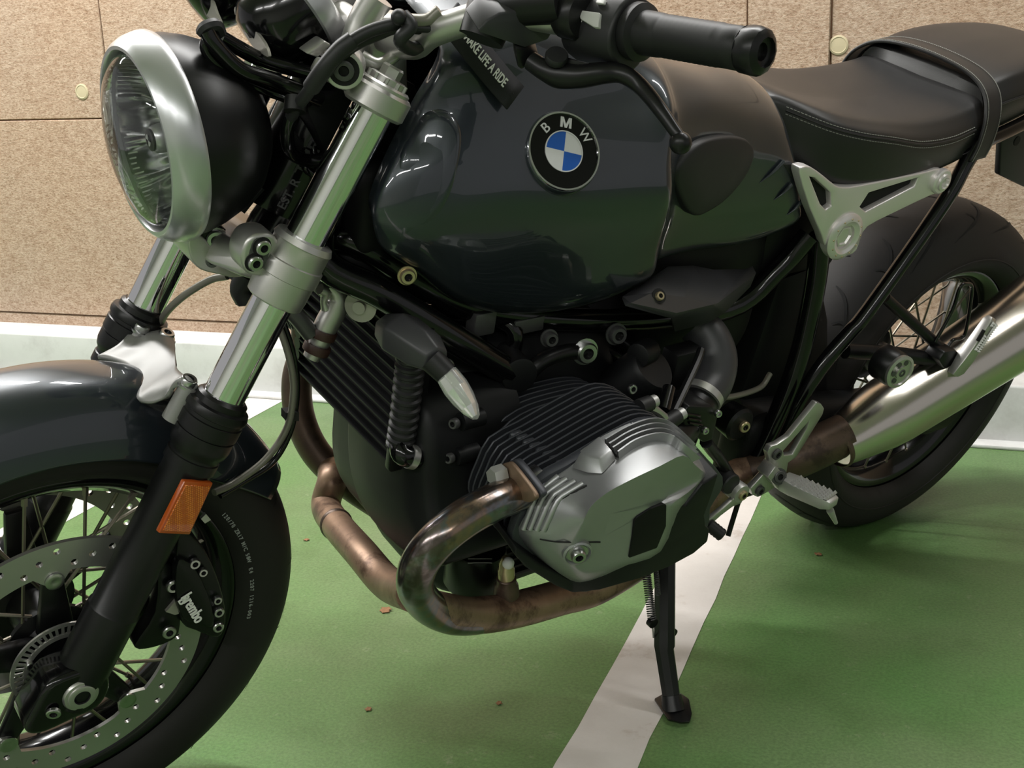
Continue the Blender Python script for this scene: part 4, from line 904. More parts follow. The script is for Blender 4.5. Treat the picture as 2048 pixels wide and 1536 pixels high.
# spark plug pad, bolt and lower guard
pad = [(1266, 1042), (1272, 1032), (1300, 1014), (1322, 1004), (1331, 1008), (1330, 1050), (1312, 1094), (1256, 1114)]
try: obj('plug_pad', Geo().loft([[on(u, v, -.002) for u, v in pad], [on(u, v, .0025) for u, v in pad]]), 'deep', cov, bevel=.0015)
except RuntimeError as e: print('pad', e)
try:
    c, n = hit(ct, 1154, 1104); n = V((.35, .9, -.1)).normalized()
    obj('bolt_well', Geo().lathe([(.0165, -.01), (.0165, .003), (.0145, .0045), (.0130, .001)], c, n, 32), 'cover', cov)
    bolt('cover_bolt', c + n * .001, n, .0085, .009, 'steel', cov, washer=.0118)
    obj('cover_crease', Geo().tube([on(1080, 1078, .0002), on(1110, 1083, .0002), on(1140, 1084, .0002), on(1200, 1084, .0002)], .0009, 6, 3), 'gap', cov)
except RuntimeError as e: print('bolt', e)
gd_ = [(1331, 1052), (1336, 1012), (1350, 1010), (1372, 1012), (1406, 968), (1438, 948), (1424, 992), (1410, 1030), (1412, 1052), (1420, 1060), (1416, 1084), (1388, 1108), (1340, 1134), (1280, 1158), (1200, 1181), (1146, 1187), (1110, 1172), (1052, 1136), (1030, 1110), (1034, 1096), (1080, 1130), (1142, 1160), (1200, 1150), (1252, 1123), (1314, 1100)]
def gy(u, v): return .352 if u > 1240 else .312 + (.04 * max(0, (u - 1140)) / 100)
G_ = [py(u, v, gy(u, v)) for u, v in gd_]; bm = plate([G_], (0, -.050, .012)); obj('head_guard', bm, 'case', eng, bevel=.0025, label='black lower cylinder head guard')
# exhaust flange
fl = [px(u, v, 1.078) for u, v in ((1004, 934), (1012, 926), (1024, 930), (1066, 984), (1068, 1000), (1050, 1004), (1022, 980))]
flo = obj('exhaust_flange', Geo().prism(cr(fl, 3, True), (-.006, 0, 0)), 'bronze', bike, bevel=.0015)
obj('flange_gasket', Geo().prism(cr([p + V((-.007, .001, .002)) for p in fl], 3, True), (-.008, 0, 0)), 'fin', flo, bevel=.001)
bolt('flange_nut', px(1006, 946, 1.080), (1, .05, 0), .0105, .016, 'alu_dull', flo, hexa=True)
# ------------------------------------------------------------------ exhaust
RH = .0205
h1 = [py(1034, 986, .280) + V((-.03, 0, .006)), py(1034, 986, .280), py(985, 1006, .285), py(930, 1036, .290), py(875, 1080, .291), py(838, 1130, .284), py(832, 1178, .266), py(862, 1216, .246), py(915, 1236, .230), py(985, 1230, .212), py(1070, 1207, .200), py(1160, 1180, .188)]
hd = obj('exhaust_header', Geo().tube(h1, RH, 28, 8), 'header', bike, label='heat-blued exhaust header curving down from the near cylinder')
h2 = [py(905, 1233, .232), py(965, 1231, .217), py(1040, 1217, .205), py(1120, 1195, .195), py(1200, 1170, .185), py(1320, 1092, .155), py(1430, 982, .128), py(1520, 934, .14), py(1600, 908, .166), py(1680, 872, .183)]
obj('collector_pipe', Geo().tube(h2, [.0185, .0220, .0232, .0235, .024, .024, .025, .028, .029, .029], 28, 8), 'copper', hd)
obj('welded_sleeve', Geo().tube([py(862, 1205, .250), py(892, 1222, .238), py(940, 1230, .222), py(1000, 1224, .211)], [.0150, .0208, .0218, .0215], 24, 6), 'copper', hd)
h3 = [V((1.04, -.262, .51)), py(612, 688, -.248), py(594, 760, -.24), py(600, 835, -.215), py(632, 905, -.18), py(690, 962, -.14), py(760, 1010, -.10), py(840, 1060, -.06)]
cx = [h3[4].lerp(h3[5], .55), px(664, 962, 1.062), px(652, 1010, 1.075), px(672, 1048, 1.10), px(722, 1106, 1.125), px(775, 1166, 1.14), py(828, 1188, .252)]
cxo = obj('exhaust_crossover', Geo().tube(cx, RH, 28, 8), 'copper', bike, label='browned exhaust crossover pipe in front of the engine')
p0, p1 = cx[3].lerp(cx[4], .02), cx[3].lerp(cx[4], .06); obj('weld_ring', Geo().lathe([(RH, -.002), (RH + .0016, 0), (RH + .0016, .003), (RH, .006)], cx[3], cx[4] - cx[3], 28, False), 'rust', cxo)
obj('exhaust_header', Geo().tube(h3, .0215, 28, 8), 'rust', bike, label='dark browned exhaust header sweeping down from the far cylinder')
# lambda sensor
p = py(1013, 1188, .204); q = py(1012, 1100, .20)
ax_ = (q - p).normalized(); sn = obj('lambda_sensor', Geo().lathe([(.0165, 0), (.015, .014), (.0125, .018), (.0125, .026), (.0115, .027)], p, ax_, 24), 'rust', bike)
obj('sensor_body', Geo().lathe([(.0105, .026), (.0105, .040), (.009, .042), (.009, .050), (.005, .058)], p, ax_, 20), 'gold', sn); obj('sensor_cap', Geo().ball(p + ax_ * .052 + V((0, .004, 0)), .0078, 12), 'white', sn)
# silencer
m0, m1 = py(1780, 821, .185), py(2000, 679, .185); md_ = (m1 - m0).normalized(); Ls = (m1 - m0).length
muf = obj('silencer', Geo().lathe([(.0335, -.118), (.0352, -.112), (.038, -.100), (.0465, -.055), (.0515, -.03), (.0535, -.01), (.0545, .0), (.058, .10), (.064, Ls), (.072, Ls + .16), (.070, Ls + .165), (.060, Ls + .14), (.0004, Ls + .14)], m0, md_, 64), 'muffler', bike, label='brushed stainless conical silencer')
obj('weld_ring', Geo().lathe([(.0335, -.122), (.0362, -.119), (.0362, -.116), (.0345, -.112)], m0, md_, 40, False), 'rust', muf)
obj('link_pipe', Geo().tube([py(1500, 944, .135), py(1560, 926, .156), py(1610, 906, .170), py(1690, 868, .185)], [.0300, .0315, .0325, .0320], 32, 6), 'rust', muf)
obj('gearbox', sell((.70, 0, .40), (.16, .095, .12), .45), 'deep', bike); obj('swing_pivot', sell(py(1500, 900, .10), (.05, .035, .075), .5), 'deep', bike)
mb = bvh(muf)
try:
    P = [hit(mb, u, v, .002)[0] for u, v in ((1740, 742), (1790, 716), (1842, 712), (1846, 760), (1800, 780), (1778, 782))]
    obj('silencer_bracket', Geo().prism(P, (0, -.02, 0)), 'muffler', muf, bevel=.004)
except RuntimeError as e: print('mufbr', e)
c = py(1797, 742, .225); rub = obj('silencer_mount', Geo().lathe([(.026, -.034), (.027, -.03), (.027, -.006), (.024, -.002)], c, Y_, 36), 'black', bike)
obj('mount_cap', Geo().lathe([(.0245, -.003), (.0255, 0), (.0255, .004), (.021, .0055), (.020, .003), (.010, .003), (.010, .007), (.0004, .007)], c, V((.12, 1, .05)), 36), 'alu', rub)
for k in range(6):
    th = 2 * math.pi * k / 6; obj('cap_pocket', Geo().lathe([(.0042, .0032), (.0042, .0036), (.0003, .0036)], c + V((math.cos(th) * .0152, .0005, math.sin(th) * .0152)), V((.12, 1, .05)), 10), 'mid', rub)
bolt('cap_bolt', c + V((0, .005, 0)), V((.12, 1, .05)), .0062, .003, 'mid', rub)
# ------------------------------------------------------------------ frame
def ft(name, pts, r, m='black_gloss', par=bike, n=16): return obj(name, Geo().tube(pts, r, n, 6), m, par)
fr_ = ft('frame', [F(.60, -.05, .03), py(640, 512, .058), py(760, 586, .095), py(900, 672, .122), py(1040, 758, .135)], .0170); fr_['label'] = 'black tubular steel frame'
ft('frame_tube', [(lambda p: V((p.x, -p.y, p.z)))(p) for p in (py(640, 512, .058), py(760, 586, .095), py(900, 672, .122), py(1040, 758, .135))], .0170, par=fr_)
ft('frame_tube', [py(640, 470, .03), py(720, 490, .06), py(830, 560, .08), py(960, 620, .09), py(1200, 640, .10), py(1450, 620, .105), py(1560, 535, .112), py(1618, 470, .12)], .0145, par=fr_)
ft('frame_tube', [py(1640, 470, .125), py(1632, 560, .128), py(1605, 690, .130), py(1570, 795, .132), py(1520, 905, .135), py(1500, 935, .135)], .0150, par=fr_)
ft('frame_tube', [py(1975, 255, .125), py(1930, 330, .132), py(1885, 410, .14), py(1740, 616, .15), py(1700, 665, .15), py(1645, 730, .147), py(1600, 800, .145), py(1570, 865, .14)], .0115, par=fr_)
ft('frame_tube', [py(1770, 595, .15), py(1830, 650, .17), py(1900, 712, .195)], .0085, 'black', fr_)
ft('frame_tube', [py(1690, 702, .15), py(1790, 708, .17), py(1890, 722, .195)], .0115, 'black', fr_)
ft('frame_tube', [V((1.10, -.05, .60)), py(1000, 640, .09), py(1025, 720, .11), py(1045, 760, .12)], .010, par=fr_)
g = Geo(); c = py(1040, 752, .150); g.lathe([(.020, -.06), (.0215, -.004), (.0215, 0), (.019, .001), (.0004, .001)], c, (.25, 1, .1), 36); obj('frame_cap', g, 'case', fr_)
# silver frame plate
fo = [(1599, 346), (1606, 334), (1622, 334), (1648, 352), (1672, 371), (1690, 375), (1722, 371), (1800, 355), (1858, 343), (1876, 338), (1892, 342), (1899, 356), (1895, 374), (1882, 386), (1862, 391), (1780, 430), (1735, 454), (1722, 476), (1714, 500), (1696, 512), (1672, 510), (1652, 494), (1644, 470), (1620, 415)]
hA = [(1620, 354), (1630, 356), (1662, 385), (1664, 412), (1652, 420), (1641, 408)]; hB = [(1738, 386), (1838, 355), (1830, 373), (1732, 424), (1720, 414)]
Q = lambda L, y: [py(u, v, y) for u, v in L]
fp = obj('frame_plate', plate([cr(Q(fo, .146), 2, True), Q(hA, .146), Q(hB, .146)], (0, -.016, 0)), 'plate', bike, bevel=.003, seg=3, label='silver triangular frame plate with two cut-outs')
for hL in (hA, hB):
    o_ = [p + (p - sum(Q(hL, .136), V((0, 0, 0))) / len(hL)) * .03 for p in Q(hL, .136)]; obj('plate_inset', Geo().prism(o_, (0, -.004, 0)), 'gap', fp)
c = py(1688, 473, .147); obj('pivot_boss', Geo().lathe([(.034, -.014), (.034, .002), (.031, .005), (.024, .006), (.0205, .003), (.0175, .0025), (.0165, -.004), (.0004, -.006)], c, Y_, 48), 'plate', fp)
for k in range(12):
    th = 2 * math.pi * k / 12; obj('boss_dot', Geo().ball(c + V((.0275 * math.cos(th), .0058, .0275 * math.sin(th))), .0013, 6), 'gold', fp)
obj('pivot_hex', Geo().lathe([(.0155, -.003), (.0155, .001), (.013, .0015), (.0105, -.002), (.0004, -.002)], c, Y_, 6), 'plate', fp)
c = py(1881, 362, .148); obj('plate_bolt', Geo().lathe([(.0185, -.004), (.0185, .003), (.0165, .005), (.0125, .005), (.0120, .008), (.0085, .009), (.0070, .004), (.0004, .004)], c, Y_, 36), 'plate', fp)
obj('seat_bumper', Geo().prism([py(u, v, .128) for u, v in ((1566, 328), (1604, 328), (1602, 352), (1594, 362), (1580, 352))], (0, -.02, 0)), 'black_soft', fp, bevel=.002)
# angular side cover under the tank
sc = {'a': (1245, 593, .158), 'b': (1336, 533, .126), 'c': (1386, 531, .121), 'd': (1427, 539, .124), 'e': (1492, 538, .124), 'f': (1505, 532, .124), 'g': (1512, 546, .132), 'h': (1436, 606, .165), 'i': (1426, 609, .169), 'j': (1353, 626, .184), 'k': (1262, 606, .180), 'l': (1303, 586, .166), 'm': (1369, 594, .166), 'n': (1250, 611, .176), 'o': (1344, 637, .183), 'p': (1350, 663, .172), 'q': (1416, 646, .160), 'r': (1449, 626, .157), 's': (1501, 573, .133)}
K = list(sc); g = Geo(); g.add([py(*sc[k]) for k in K], [tuple(K.index(c) for c in f) for f in ('abcml', 'cdhm', 'defgh', 'mhi', 'lmijk', 'alk', 'kjon', 'akn', 'jiqpo', 'irq', 'ihgsr')])
scv = obj('side_cover', g, 'grained', bike, solid=.003, angle=12, label='angular black side cover below the tank')
c = py(1318, 592, .171); obj('bolt_well', Geo().lathe([(.0095, 0), (.0095, .0008), (.0004, .0008)], c, (.1, .75, .65), 20), 'gap', scv); bolt('cover_bolt', c + V((.001, .001, 0)), (.1, .75, .65), .0056, .0045, 'gold', scv)
# ------------------------------------------------------------------ oil cooler and what hangs around it
X0 = 1.132
co = obj('oil_cooler', Geo().box((X0 - .018, .01, .576), .022, .222, .170), 'gap', bike, label='black finned oil cooler')
for k in range(12):
    z = .494 + .0148 * k; g = Geo(); ylo, yhi = -.103, .122
    g.box((X0 - .016, .0095, z), .036, yhi - ylo, .0022); obj('cooler_fin', g, 'case', co)
    if k < 11: obj('cooler_tube', Geo().box((X0 - .022, .0095, z + .0074), .020, yhi - ylo - .01, .0085), 'deep', co)
    if k < 11: obj('cooler_loop', Geo().cyl((X0 - .034, ylo - .003, z + .0074), (X0 + .002, ylo - .003, z + .0074), .0078, 12), 'black', co)
obj('cooler_tank', Geo().box((X0 - .016, .127, .576), .04, .014, .18), 'black', co, bevel=.003)
hook = [py(u, v, .052) for u, v in ((655, 572), (668, 580), (676, 596), (668, 622), (652, 652), (638, 686), (622, 716))]
hk = obj('hose_clamp_arm', Geo().tube(hook, [.005, .008, .0118, .0135, .0135, .0118, .0095], 14, 4), 'alu', bike, label='silver hooked arm with brown rubber bands')
obj('arm_finger', Geo().tube([py(640, 578, .052), py(652, 584, .052), py(648, 602, .052), py(652, 616, .052)], [.006, .007, .004, .006], 10, 4), 'alu', hk)
for (a, b) in (((649, 658), (644, 670)), ((637, 688), (631, 702))): obj('rubber_band', Geo().lathe([(.0150, 0), (.0156, .002), (.0156, .008), (.0150, .010)], py(*a, .052), py(*b, .052) - py(*a, .052), 24), 'redband', hk)
hose('loom_sleeve', [(582, 620, .04), (600, 640, .045), (622, 668, .05)], .0100, 'mid')
bl = [py(822, 710, .138), py(816, 770, .140), py(808, 840, .140), py(800, 895, .138)]
C_ = cr(bl, 8); rr = [.0140] * len(C_)
bel = obj('bellows_hose', Geo().tube(C_, rr, 20, smooth=False), 'black_soft', bike, label='black corrugated hose beside the oil cooler')
for i in range(1, len(C_) - 1, 2): obj('hose_rib', Geo().lathe([(.0140, -.0035), (.0168, -.0015), (.0168, .0015), (.0140, .0035)], C_[i], C_[i + 1] - C_[i], 20, False), 'black_soft', bel)
obj('hose_elbow', Geo().tube([py(800, 884, .140), py(804, 908, .152), py(828, 914, .156), py(885, 912, .150)], .0125, 16, 5), 'black_gloss', bel)
a, b = py(817, 912, .155), py(826, 914, .156); obj('hose_band', Geo().lathe([(.0142, 0), (.0142, .008)], a, b - a, 28), 'alu', bel)
c = px(722, 612, 1.16); obj('bracket_washer', Geo().lathe([(.018, 0), (.018, .002), (.007, .003), (.007, .008), (.0004, .008)], c, (.75, .65, .1), 28), 'beige_plate', bike)
bolt('tank_bolt', py(814, 551, .12), (.3, .9, .1), .0085, .007, 'gold', bike, washer=.0105)
# turn indicator
ts = [py(770, 652, .115), py(800, 668, .150), py(845, 700, .185), py(872, 722, .205)]
ti = obj('turn_indicator', Geo().loft([[p + V((dx * k, 0, dz * k)) for dx, dz in ((.02, .012), (.0, .024), (-.022, .014), (-.024, -.014), (0, -.024), (.02, -.014))] for p, k in zip(ts, (.65, 1.05, .95, .62))]), 'grained', bike, bevel=.003, label='clear lensed front turn indicator on a black stalk')
a, b, e = py(862, 718, .200), py(893, 748, .216), py(955, 838, .262)
obj('indicator_neck', Geo().tube([a, b], [.0135, .0125], 20, smooth=False), 'grip', ti)
ax = (e - b); L_ = ax.length
obj('indicator_lens', Geo().lathe([(.0120, 0), (.0128, .006), (.0138, L_ * .3), (.0125, L_ * .55), (.0090, L_ * .8), (.0045, L_ * .96), (.0008, L_)], b, ax, 28), 'clear', ti)
obj('indicator_mirror', Geo().lathe([(.0110, .001), (.0118, L_ * .3), (.0085, L_ * .7), (.0030, L_ * .9)], b - V((0, 0, .002)), ax, 9), 'mirror', ti, angle=10)
bolt('indicator_bolt', py(895, 728, .205), (.3, 1, .2), .0060, .006, 'steel', ti)
c = py(781, 668, .150); bolt('indicator_bolt', c, (.6, .75, .1), .0052, .003, 'alu', ti)
# ------------------------------------------------------------------ intake side clutter
el = obj('intake_elbow', Geo().tube([py(1395, 650, .125), py(1420, 680, .145), py(1433, 720, .165), py(1424, 765, .182), py(1400, 800, .195)], [.027, .0275, .0275, .027, .026], 28, 6), 'grained', bike, label='black intake elbow')
a, b = py(1407, 786, .192), py(1398, 802, .197); obj('elbow_band', Geo().lathe([(.0282, 0), (.0282, .010)], a, b - a, 40), 'alu', el)
obj('throttle_body', Geo().tube([py(1404, 798, .195), py(1370, 840, .212), py(1335, 880, .23)], [.0245, .026, .027], 24, 4), 'black', el)
sb_ = obj('sensor_box', Geo().prism([py(u, v, .24) for u, v in ((1364, 832), (1378, 812), (1428, 814), (1437, 830), (1426, 880), (1408, 886), (1368, 856))], (0, -.045, 0)), 'black', bike, bevel=.003, label='black ribbed throttle sensor box')
for k in range(3): obj('box_rib', Geo().tube([py(1374 + 2 * k, 828 + 9 * k, .2415), py(1400 + 2 * k, 832 + 9 * k, .2415)], .0017, 6, smooth=False), 'black_gloss', sb_)
for u, v in ((1434, 826), (1408, 860)): bolt('box_screw', py(u, v, .242), (.2, 1, .2), .0050, .005, 'steel', sb_, socket=False)
hose('sensor_lead', [(1412, 884, .22), (1424, 900, .2), (1440, 920, .19), (1476, 980, .17)], .0085, 'black')
inj = obj('injector', Geo().tube([py(1326, 822, .235), py(1338, 776, .215)], [.0088, .0082], 16, smooth=False), 'black_gloss', bike)
obj('fuel_rail', Geo().tube([py(1345, 828, .24), py(1392, 728, .195), py(1402, 700, .18)], .0052, 8, 4), 'black', bike)
obj('fuel_clip', Geo().tube([py(1300, 815, .25), py(1316, 824, .252), py(1328, 836, .252)], [.007, .005, .006], 8, 4), 'alu', bike)
for a, b in (((1278, 816), (1300, 806)), ((1330, 848), (1356, 832))):
    p, q = py(*a, .25), py(*b, .248); obj('injector_plug', Geo().tube([p, q], [.0105, .0095], 16, smooth=False), 'black_soft', bike); obj('plug_end', Geo().tube([q, q + (q - p).normalized() * .009], .0075, 16, smooth=False), 'alu_dull', bike)
hose('breather_hose', [(1424, 796, .17), (1470, 792, .15), (1520, 775, .13), (1540, 748, .12)], .0042, 'hose')
st2 = obj('starter_cover', Geo().lathe([(.034, -.05), (.034, .03), (.030, .036), (.0004, .036)], py(1270, 760, .15), (-.2, .55, .8), 28), 'case', bike); bolt('cover_bolt', py(1263, 777, .19), (.2, 1, .3), .0060, .005, 'steel', st2)
obj('starter_top', Geo().tube([py(1275, 712, .16), py(1300, 700, .15)], .016, 14, smooth=False), 'case', bike, bevel=.002)
for u, v, y, r in ((1170, 703, .14, .0135), (1232, 668, .12, .0115), (1098, 676, .12, .009)):
    bolt('engine_bolt', py(u, v, y), (.25, 1, .2), r, .010, 'steel' if u == 1170 else 'mid', eng, washer=r * 1.25)
bolt('swing_bolt', py(1487, 852, .150), (.2, 1, .1), .0085, .006, 'gold', bike); obj('swing_bush', Geo().lathe([(.024, -.03), (.026, -.004), (.022, 0), (.0004, 0)], py(1483, 852, .149), Y_, 28), 'black', bike)
ab_ = obj('airbox', sell((.64, 0, .60), (.125, .105, .115), .4), 'deep', bike)
obj('throttle_linkage', Geo().box(py(1360, 735, .15), .05, .03, .06), 'deep', bike, bevel=.004)
for k in range(5): hose('engine_loom', [(1060 + 40 * k, 660, .08), (1085 + 42 * k, 690 + 6 * (k % 2), .10), (1130 + 40 * k, 720, .10), (1190 + 30 * k, 760, .11)], .0045, 'black')
hose('engine_loom', [(1040, 770, .14), (1080, 725, .14), (1130, 705, .135), (1165, 704, .135)], .010, 'black'); hose('engine_loom', [(960, 640, .10), (972, 670, .10), (965, 710, .10)], .002, 'black_gloss')
for u, v, w_, h_ in ((962, 642, .03, .03), (1050, 645, .045, .02)): obj('tank_bracket', Geo().box(py(u, v, .10), w_, .02, h_), 'mid', bike, bevel=.003)
hose('black_lead', [(715, 345, .05), (724, 400, .05), (712, 450, .05), (690, 474, .05)], .003, 'mid'); obj('steering_lock_housing', sell(py(735, 400, .03), (.04, .05, .06), .5), 'deep', bike); obj('head_gusset', Geo().prism([py(u, v, .045) for u, v in ((660, 300), (800, 250), (830, 420), (900, 560), (660, 500))], (0, -.09, 0)), 'deep', bike)
obj('tank_tunnel', sell((1.03, 0, .70), (.16, .075, .05), .5), 'deep', bike)
# ------------------------------------------------------------------ pegs, shifter, stand
rear = obj('rearset', plate([Q([(1634, 805), (1643, 808), (1649, 817), (1646, 829), (1593, 915), (1577, 926), (1574, 944), (1556, 972), (1530, 988), (1516, 995), (1505, 990), (1501, 978), (1533, 943), (1539, 921), (1535, 905), (1542, 893), (1555, 889), (1578, 874)], .192), Q([(1619, 842), (1614, 858), (1586, 909), (1569, 911), (1567, 902)], .192)], (0, -.010, 0)), 'alu', bike, bevel=.0018, label='aluminium foot rest plate with heel guard')
for u, v, r in ((1553, 908, .0085), (1519, 981, .0080)): bolt('plate_bolt', py(u, v, .193), Y_, r, .004, 'mid', rear)
pb, pe = py(1566, 962, .206), py(1668, 1008, .287)
d = (pe - pb).normalized(); u_ = KA - d * KA.dot(d); u_ = V((0, 0, 1)) - d * d.z; u_.normalize(); s_ = d.cross(u_)
def psec(p, a, b): return [p + s_ * a + u_ * b, p - s_ * a + u_ * b, p - s_ * a * .9 - u_ * b, p + s_ * a * .9 - u_ * b]
LL = (pe - pb).length
peg = obj('foot_peg', Geo().loft([psec(pb, .013, .011), psec(pb + d * .018, .0165, .0105), psec(pb + d * LL * .85, .0165, .009), psec(pe, .012, .006)]), 'alu_dull', bike, bevel=.002, label='knurled aluminium rider foot peg')
for i in range(13):
    for j in range(5):
        c = pb + d * (.020 + i * (LL * .72 - .0) / 13) + s_ * (-.0125 + .0062 * j + (.003 if i % 2 else 0)) + u_ * .0096; r = .0027
        obj('peg_stud', Geo().loft([[c + s_ * r + d * r, c - s_ * r + d * r, c - s_ * r - d * r, c + s_ * r - d * r], [c + u_ * .0042 + (s_ + d) * .0004, c + u_ * .0042 + (d - s_) * .0004, c + u_ * .0042 - (s_ + d) * .0004, c + u_ * .0042 + (s_ - d) * .0004]]), 'alu_dull', peg)
obj('peg_knuckle', Geo().prism([py(u, v, .208) for u, v in ((1536, 955), (1552, 933), (1562, 942), (1578, 950), (1582, 968), (1574, 985), (1560, 982))], (0, -.024, 0)), 'alu', peg, bevel=.002)
bolt('peg_pin', py(1558, 953, .209), (.2, .9, .3), .0092, .004, 'mid', peg, washer=.0125)
t0 = py(1660, 1020, .280); obj('feeler_stud', Geo().tube([t0, py(1672, 1046, .283)], [.0055, .0028], 10, smooth=False), 'alu_dull', peg)
sl = obj('gear_lever', Geo().loft([[p + V((0, .004, k)), p + V((0, -.004, k)), p + V((0, -.004, -k)), p + V((0, .004, -k))] for p, k in ((py(1484, 990, .205), .012), (py(1464, 1002, .207), .008), (py(1440, 1022, .21), .006), (py(1412, 1046, .21), .008))]), 'alu', bike, bevel=.002, label='aluminium gear lever with rubber toe peg')
obj('lever_hub', Geo().lathe([(.014, -.026), (.015, -.004), (.0135, 0), (.0004, 0)], py(1484, 989, .212), Y_, 28), 'alu_dull', sl); bolt('lever_bolt', py(1485, 990, .212), Y_, .0075, .004, 'gold', sl)
obj('hub_boot', Geo().lathe([(.015, -.04), (.016, -.012), (.0145, -.01)], py(1474, 978, .215), Y_, 24), 'black_soft', sl)
a, b = py(1416, 1048, .212), py(1446, 1072, .232); obj('toe_rubber', Geo().lathe([(.0085, 0)] + [(r, (b - a).length * (k + .5) / 10) for k, r in enumerate((.0095, .0088, .0095, .0088, .0095, .0088, .0095, .0088, .0095, .009))] + [(.007, (b - a).length)], a, b - a, 20), 'grip', sl)
obj('shift_rod', Geo().tube([py(1478, 1000, .195), py(1464, 1045, .195), py(1456, 1072, .2)], .0038, 8, 3), 'black', sl)
obj('plate_knob', Geo().tube([py(1408, 1030, .20), py(1404, 1048, .20)], .009, 14, smooth=False), 'alu_dull', sl)
# side stand
ft0 = MBI @ wz(1352, 1420, .006); s1 = py(1330, 1150, .205); s0 = s1 + (s1 - py(1328, 1300, .262)) * .9; s2 = py(1329, 1300, .262); s3 = py(1344, 1402, .305)
std = obj('side_stand', Geo().tube([s0, s1, s2.lerp(s1, .05), s2, s3], [.0150, .0150, .0150, .0135, .0125], 8, smooth=False), 'black', bike, angle=20, label='black side stand standing on the floor')
W = lambda u, v, z: MBI @ wz(u, v, z)
fp_ = [(1308, 1400), (1330, 1388), (1360, 1388), (1378, 1400), (1384, 1430), (1380, 1446), (1362, 1448), (1336, 1442)]
obj('stand_foot', Geo().loft([[W(u, v, .0002) for u, v in fp_], [W(u, v - 3, .008) for u, v in fp_]]), 'black', std, bevel=.002)
obj('stand_boss', Geo().tube([s3.lerp(s2, .12), s3 + (s3 - s2).normalized() * .012], [.0135, .0165], 12, smooth=False), 'black', std)
for u, v in ((1308, 1248), (1347, 1268)): obj('stand_lug', Geo().prism(circ(py(u, v, .245), Y_, .0075, 14), (0, -.008, 0)), 'black', std)
for a, b, rr_ in (((1292, 1140), (1304, 1240), .0056), ((1312, 1140), (1316, 1190), .003)):
    p, q = py(*a, .20), py(*b, .24); ax = (q - p); L_ = ax.length; u1, v1, a1 = basis(ax); n = 22 if rr_ > .004 else 14; P = [p + a1 * (L_ * i / (n * 8)) + (u1 * math.cos(i * math.pi / 4) + v1 * math.sin(i * math.pi / 4)) * rr_ for i in range(n * 8)]
    obj('stand_spring', Geo().tube(P, .0011, 5, smooth=False), 'mid', std)
obj('spring_hook', Geo().tube([py(1304, 1240, .24), py(1307, 1275, .245)], .0014, 6, smooth=False), 'alu_dull', std)
# passenger peg
pp = obj('pillion_peg', Geo().prism([py(u, v, .212) for u, v in ((1878, 722), (1890, 704), (1912, 700), (1930, 716), (1932, 738), (1914, 758), (1896, 748))], (0, -.03, 0)), 'black', bike, bevel=.004, label='folded aluminium pillion foot peg on a black bracket')
bolt('peg_bolt', py(1912, 721, .213), Y_, .0065, .003, 'steel', pp, socket=False)
a, b = py(1922, 728, .222), py(1984, 634, .222); d = (b - a).normalized(); LL = (b - a).length; u_ = Y_; s_ = d.cross(u_)
obj('peg_body', Geo().loft([psec(a - d * .02, .014, .006), psec(a + d * .012, .014, .009), psec(a + d * .03, .0125, .009), psec(b - d * .008, .0105, .008), psec(b, .008, .005)]), 'alu', pp, bevel=.002)
for i in range(13):
    for j in range(2):
        if 7 <= i <= 10 and j == 0: continue
        c = a + d * (.030 + i * (LL - .034) / 13) + s_ * (-.0055 + .011 * j) + u_ * .0092; r = .0026
        obj('peg_stud', Geo().loft([[c + s_ * r + d * r, c - s_ * r + d * r, c - s_ * r - d * r, c + s_ * r - d * r], [c + u_ * .004 + (s_ + d) * .0006, c + u_ * .004 + (d - s_) * .0006, c + u_ * .004 - (s_ + d) * .0006, c + u_ * .004 + (s_ - d) * .0006]]), 'alu_dull', pp)
obj('peg_slot', Geo().tube([py(1955, 682, .2325), py(1968, 660, .2325)], .003, 8, smooth=False), 'gap', pp)
ft('wire_guard', [py(1870, 684, .19), py(1905, 620, .19), py(1920, 575, .19), py(1934, 568, .19), py(1944, 580, .19), py(1932, 660, .19), py(1922, 676, .19), py(1906, 680, .19), py(1896, 692, .19)], .0028, 'black_gloss')
# swing arm, final drive, rear end
obj('swing_arm', Geo().tube([V((.50, .075, .36)), V((.35, .10, .345)), V((.18, .115, .33)), V((.04, .115, .32))], [.048, .044, .042, .055], 24, 5), 'case', bike, label='black single sided swing arm')
obj('final_drive', Geo().lathe([(.03, -.05), (.075, -.045), (.085, -.01), (.075, .02), (.05, .034), (.0004, .036)], V((0, .095, .315)), Y_, 40), 'case', bike)
obj('shock_absorber', Geo().cyl((.50, 0, .38), (.42, 0, .66), .035, 24), 'deep', bike)
obj('inner_guard', Geo().prism([py(u, v, .085) for u, v in ((1560, 560), (1640, 530), (1660, 640), (1660, 780), (1600, 900), (1500, 930), (1480, 800))], (0, -.17, 0)), 'deep', bike, bevel=.01)
obj('battery_box', Geo().box((.47, 0, .68), .16, .20, .13), 'deep', bike, bevel=.01)
pl = obj('plate_carrier', Geo().prism([py(u, v, .03) for u, v in ((2006, 238), (2090, 205), (2100, 388), (2048, 374), (1999, 350))], (0, -.012, 0)), 'black_soft', bike, bevel=.003, label='black number plate carrier behind the seat')
obj('carrier_hole', Geo().lathe([(.008, 0), (.008, .0006), (.0004, .0006)], py(2034, 282, .0305), Y_, 20), 'gap', pl)
ft('seat_rail', [V((.50, .09, .765)), V((.30, .115, .775)), V((.16, .12, .79)), V((.02, .11, .815)), V((-.10, .09, .835))], .011)
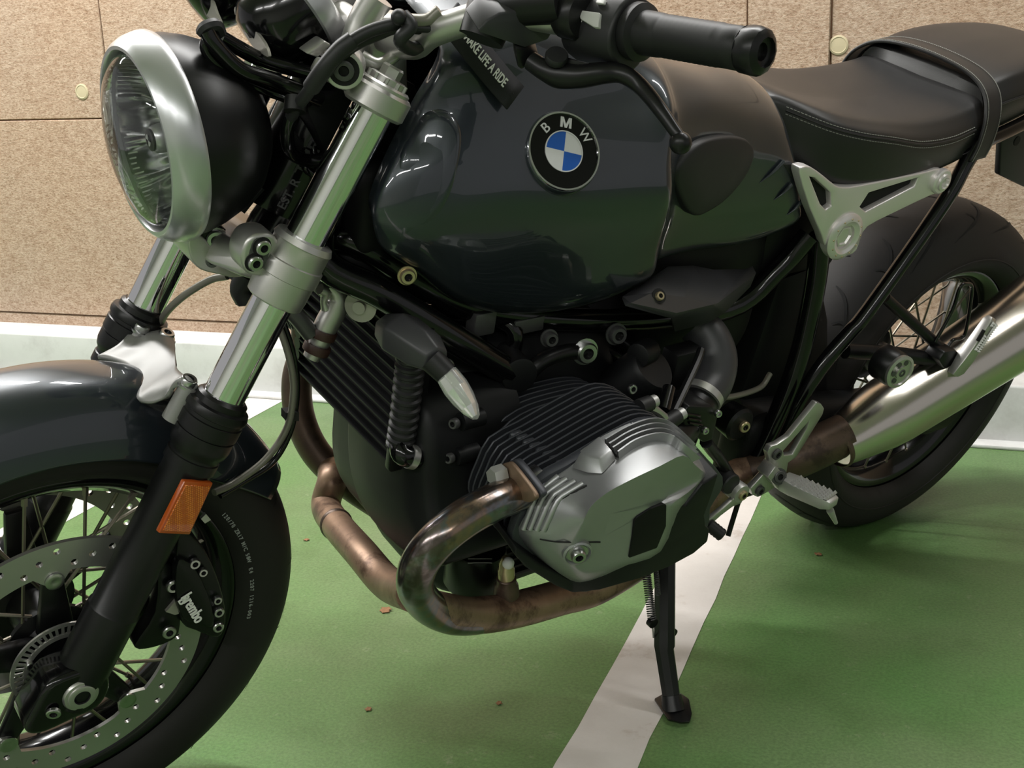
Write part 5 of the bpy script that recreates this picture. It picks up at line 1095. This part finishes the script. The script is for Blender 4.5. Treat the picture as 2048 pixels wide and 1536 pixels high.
# ------------------------------------------------------------------ key tag hanging on the tank
q = [(905, 88), (947, 76), (1042, 183), (998, 212)]
P = [hit(tt_, u, v, .0065)[0] for u, v in ((917, 122), (959, 86), (1042, 183), (998, 212))]
n = (P[2] - P[0]).cross(P[3] - P[0]).normalized(); n = n if n.y > 0 else -n
dr = ((P[2] + P[3]) / 2 - (P[0] + P[1]) / 2).normalized(); sd = n.cross(dr).normalized(); c0 = (P[2] + P[3]) / 2; wd = (P[2] - P[3]).length / 2; L_ = .112
if sd.dot(P[2] - P[3]) < 0: sd = -sd
rows = []
for i in range(13):
    t = i / 12; cc = c0 - dr * (L_ * (1 - t)) + n * (.0045 + .012 * (1 - t) ** 2); rows.append([cc - sd * wd, cc + sd * wd])
tg_ = Geo(); 
for r in rows: pass
g = Geo(); g.grid([[r[0] for r in rows], [r[1] for r in rows]])
kt = obj('key_tag', g, 'fabric', None, solid=.0022, angle=50); kt.matrix_world = MB.copy(); tag(kt, 'black woven key tag with white lettering hanging over the fuel tank', 'key tag')
v_, f_3 = textmesh('MAKE LIFE A RIDE', .0140, .0004); tw = max(p.x for p in v_) - min(p.x for p in v_); g = Geo(); yd = n.cross(dr).normalized()
def tagpt(x, y):
    d0 = .0515 - x; t = 1 - d0 / L_; return c0 - dr * d0 + n * (.0045 + .012 * (1 - t) ** 2 + .0004) + yd * y
g.add([tagpt(p.x * .066 / tw, p.y + .001) + n * p.z for p in v_], f_3); obj('tag_lettering', g, 'white', kt)
obj('tag_fold', Geo().box(c0 - dr * .006 + n * .0062, .001, .001, .001), 'fabric', kt)

# the far side cylinder and grip mirror the near ones
def mirrored(o, par, label=None):
    c = o.copy(); COL.objects.link(c); c.parent = par
    if par is bike: c.scale = (1, -1, 1)
    if label: c['label'] = label
    for ch in list(o.children): mirrored(ch, c)
    return c
for o, lb in ((head, 'black finned cylinder head on the far side'), (cyl_, 'black finned cylinder barrel on the far side'), (cov, 'grey metallic rocker cover on the far side')): mirrored(o, bike, lb)
for o in list(bar.children):
    if o.name.split('.')[0] in ('grip', 'bar_end'): c = o.copy(); COL.objects.link(c); c.parent = bar; c.scale = (1, -1, 1);
# thing > part > sub-part: lift anything deeper to its part
def depth(o):
    d = 1
    while o.parent: o = o.parent; d += 1
    return d
for o in list(COL.objects):
    while depth(o) > 3: o.parent = o.parent.parent
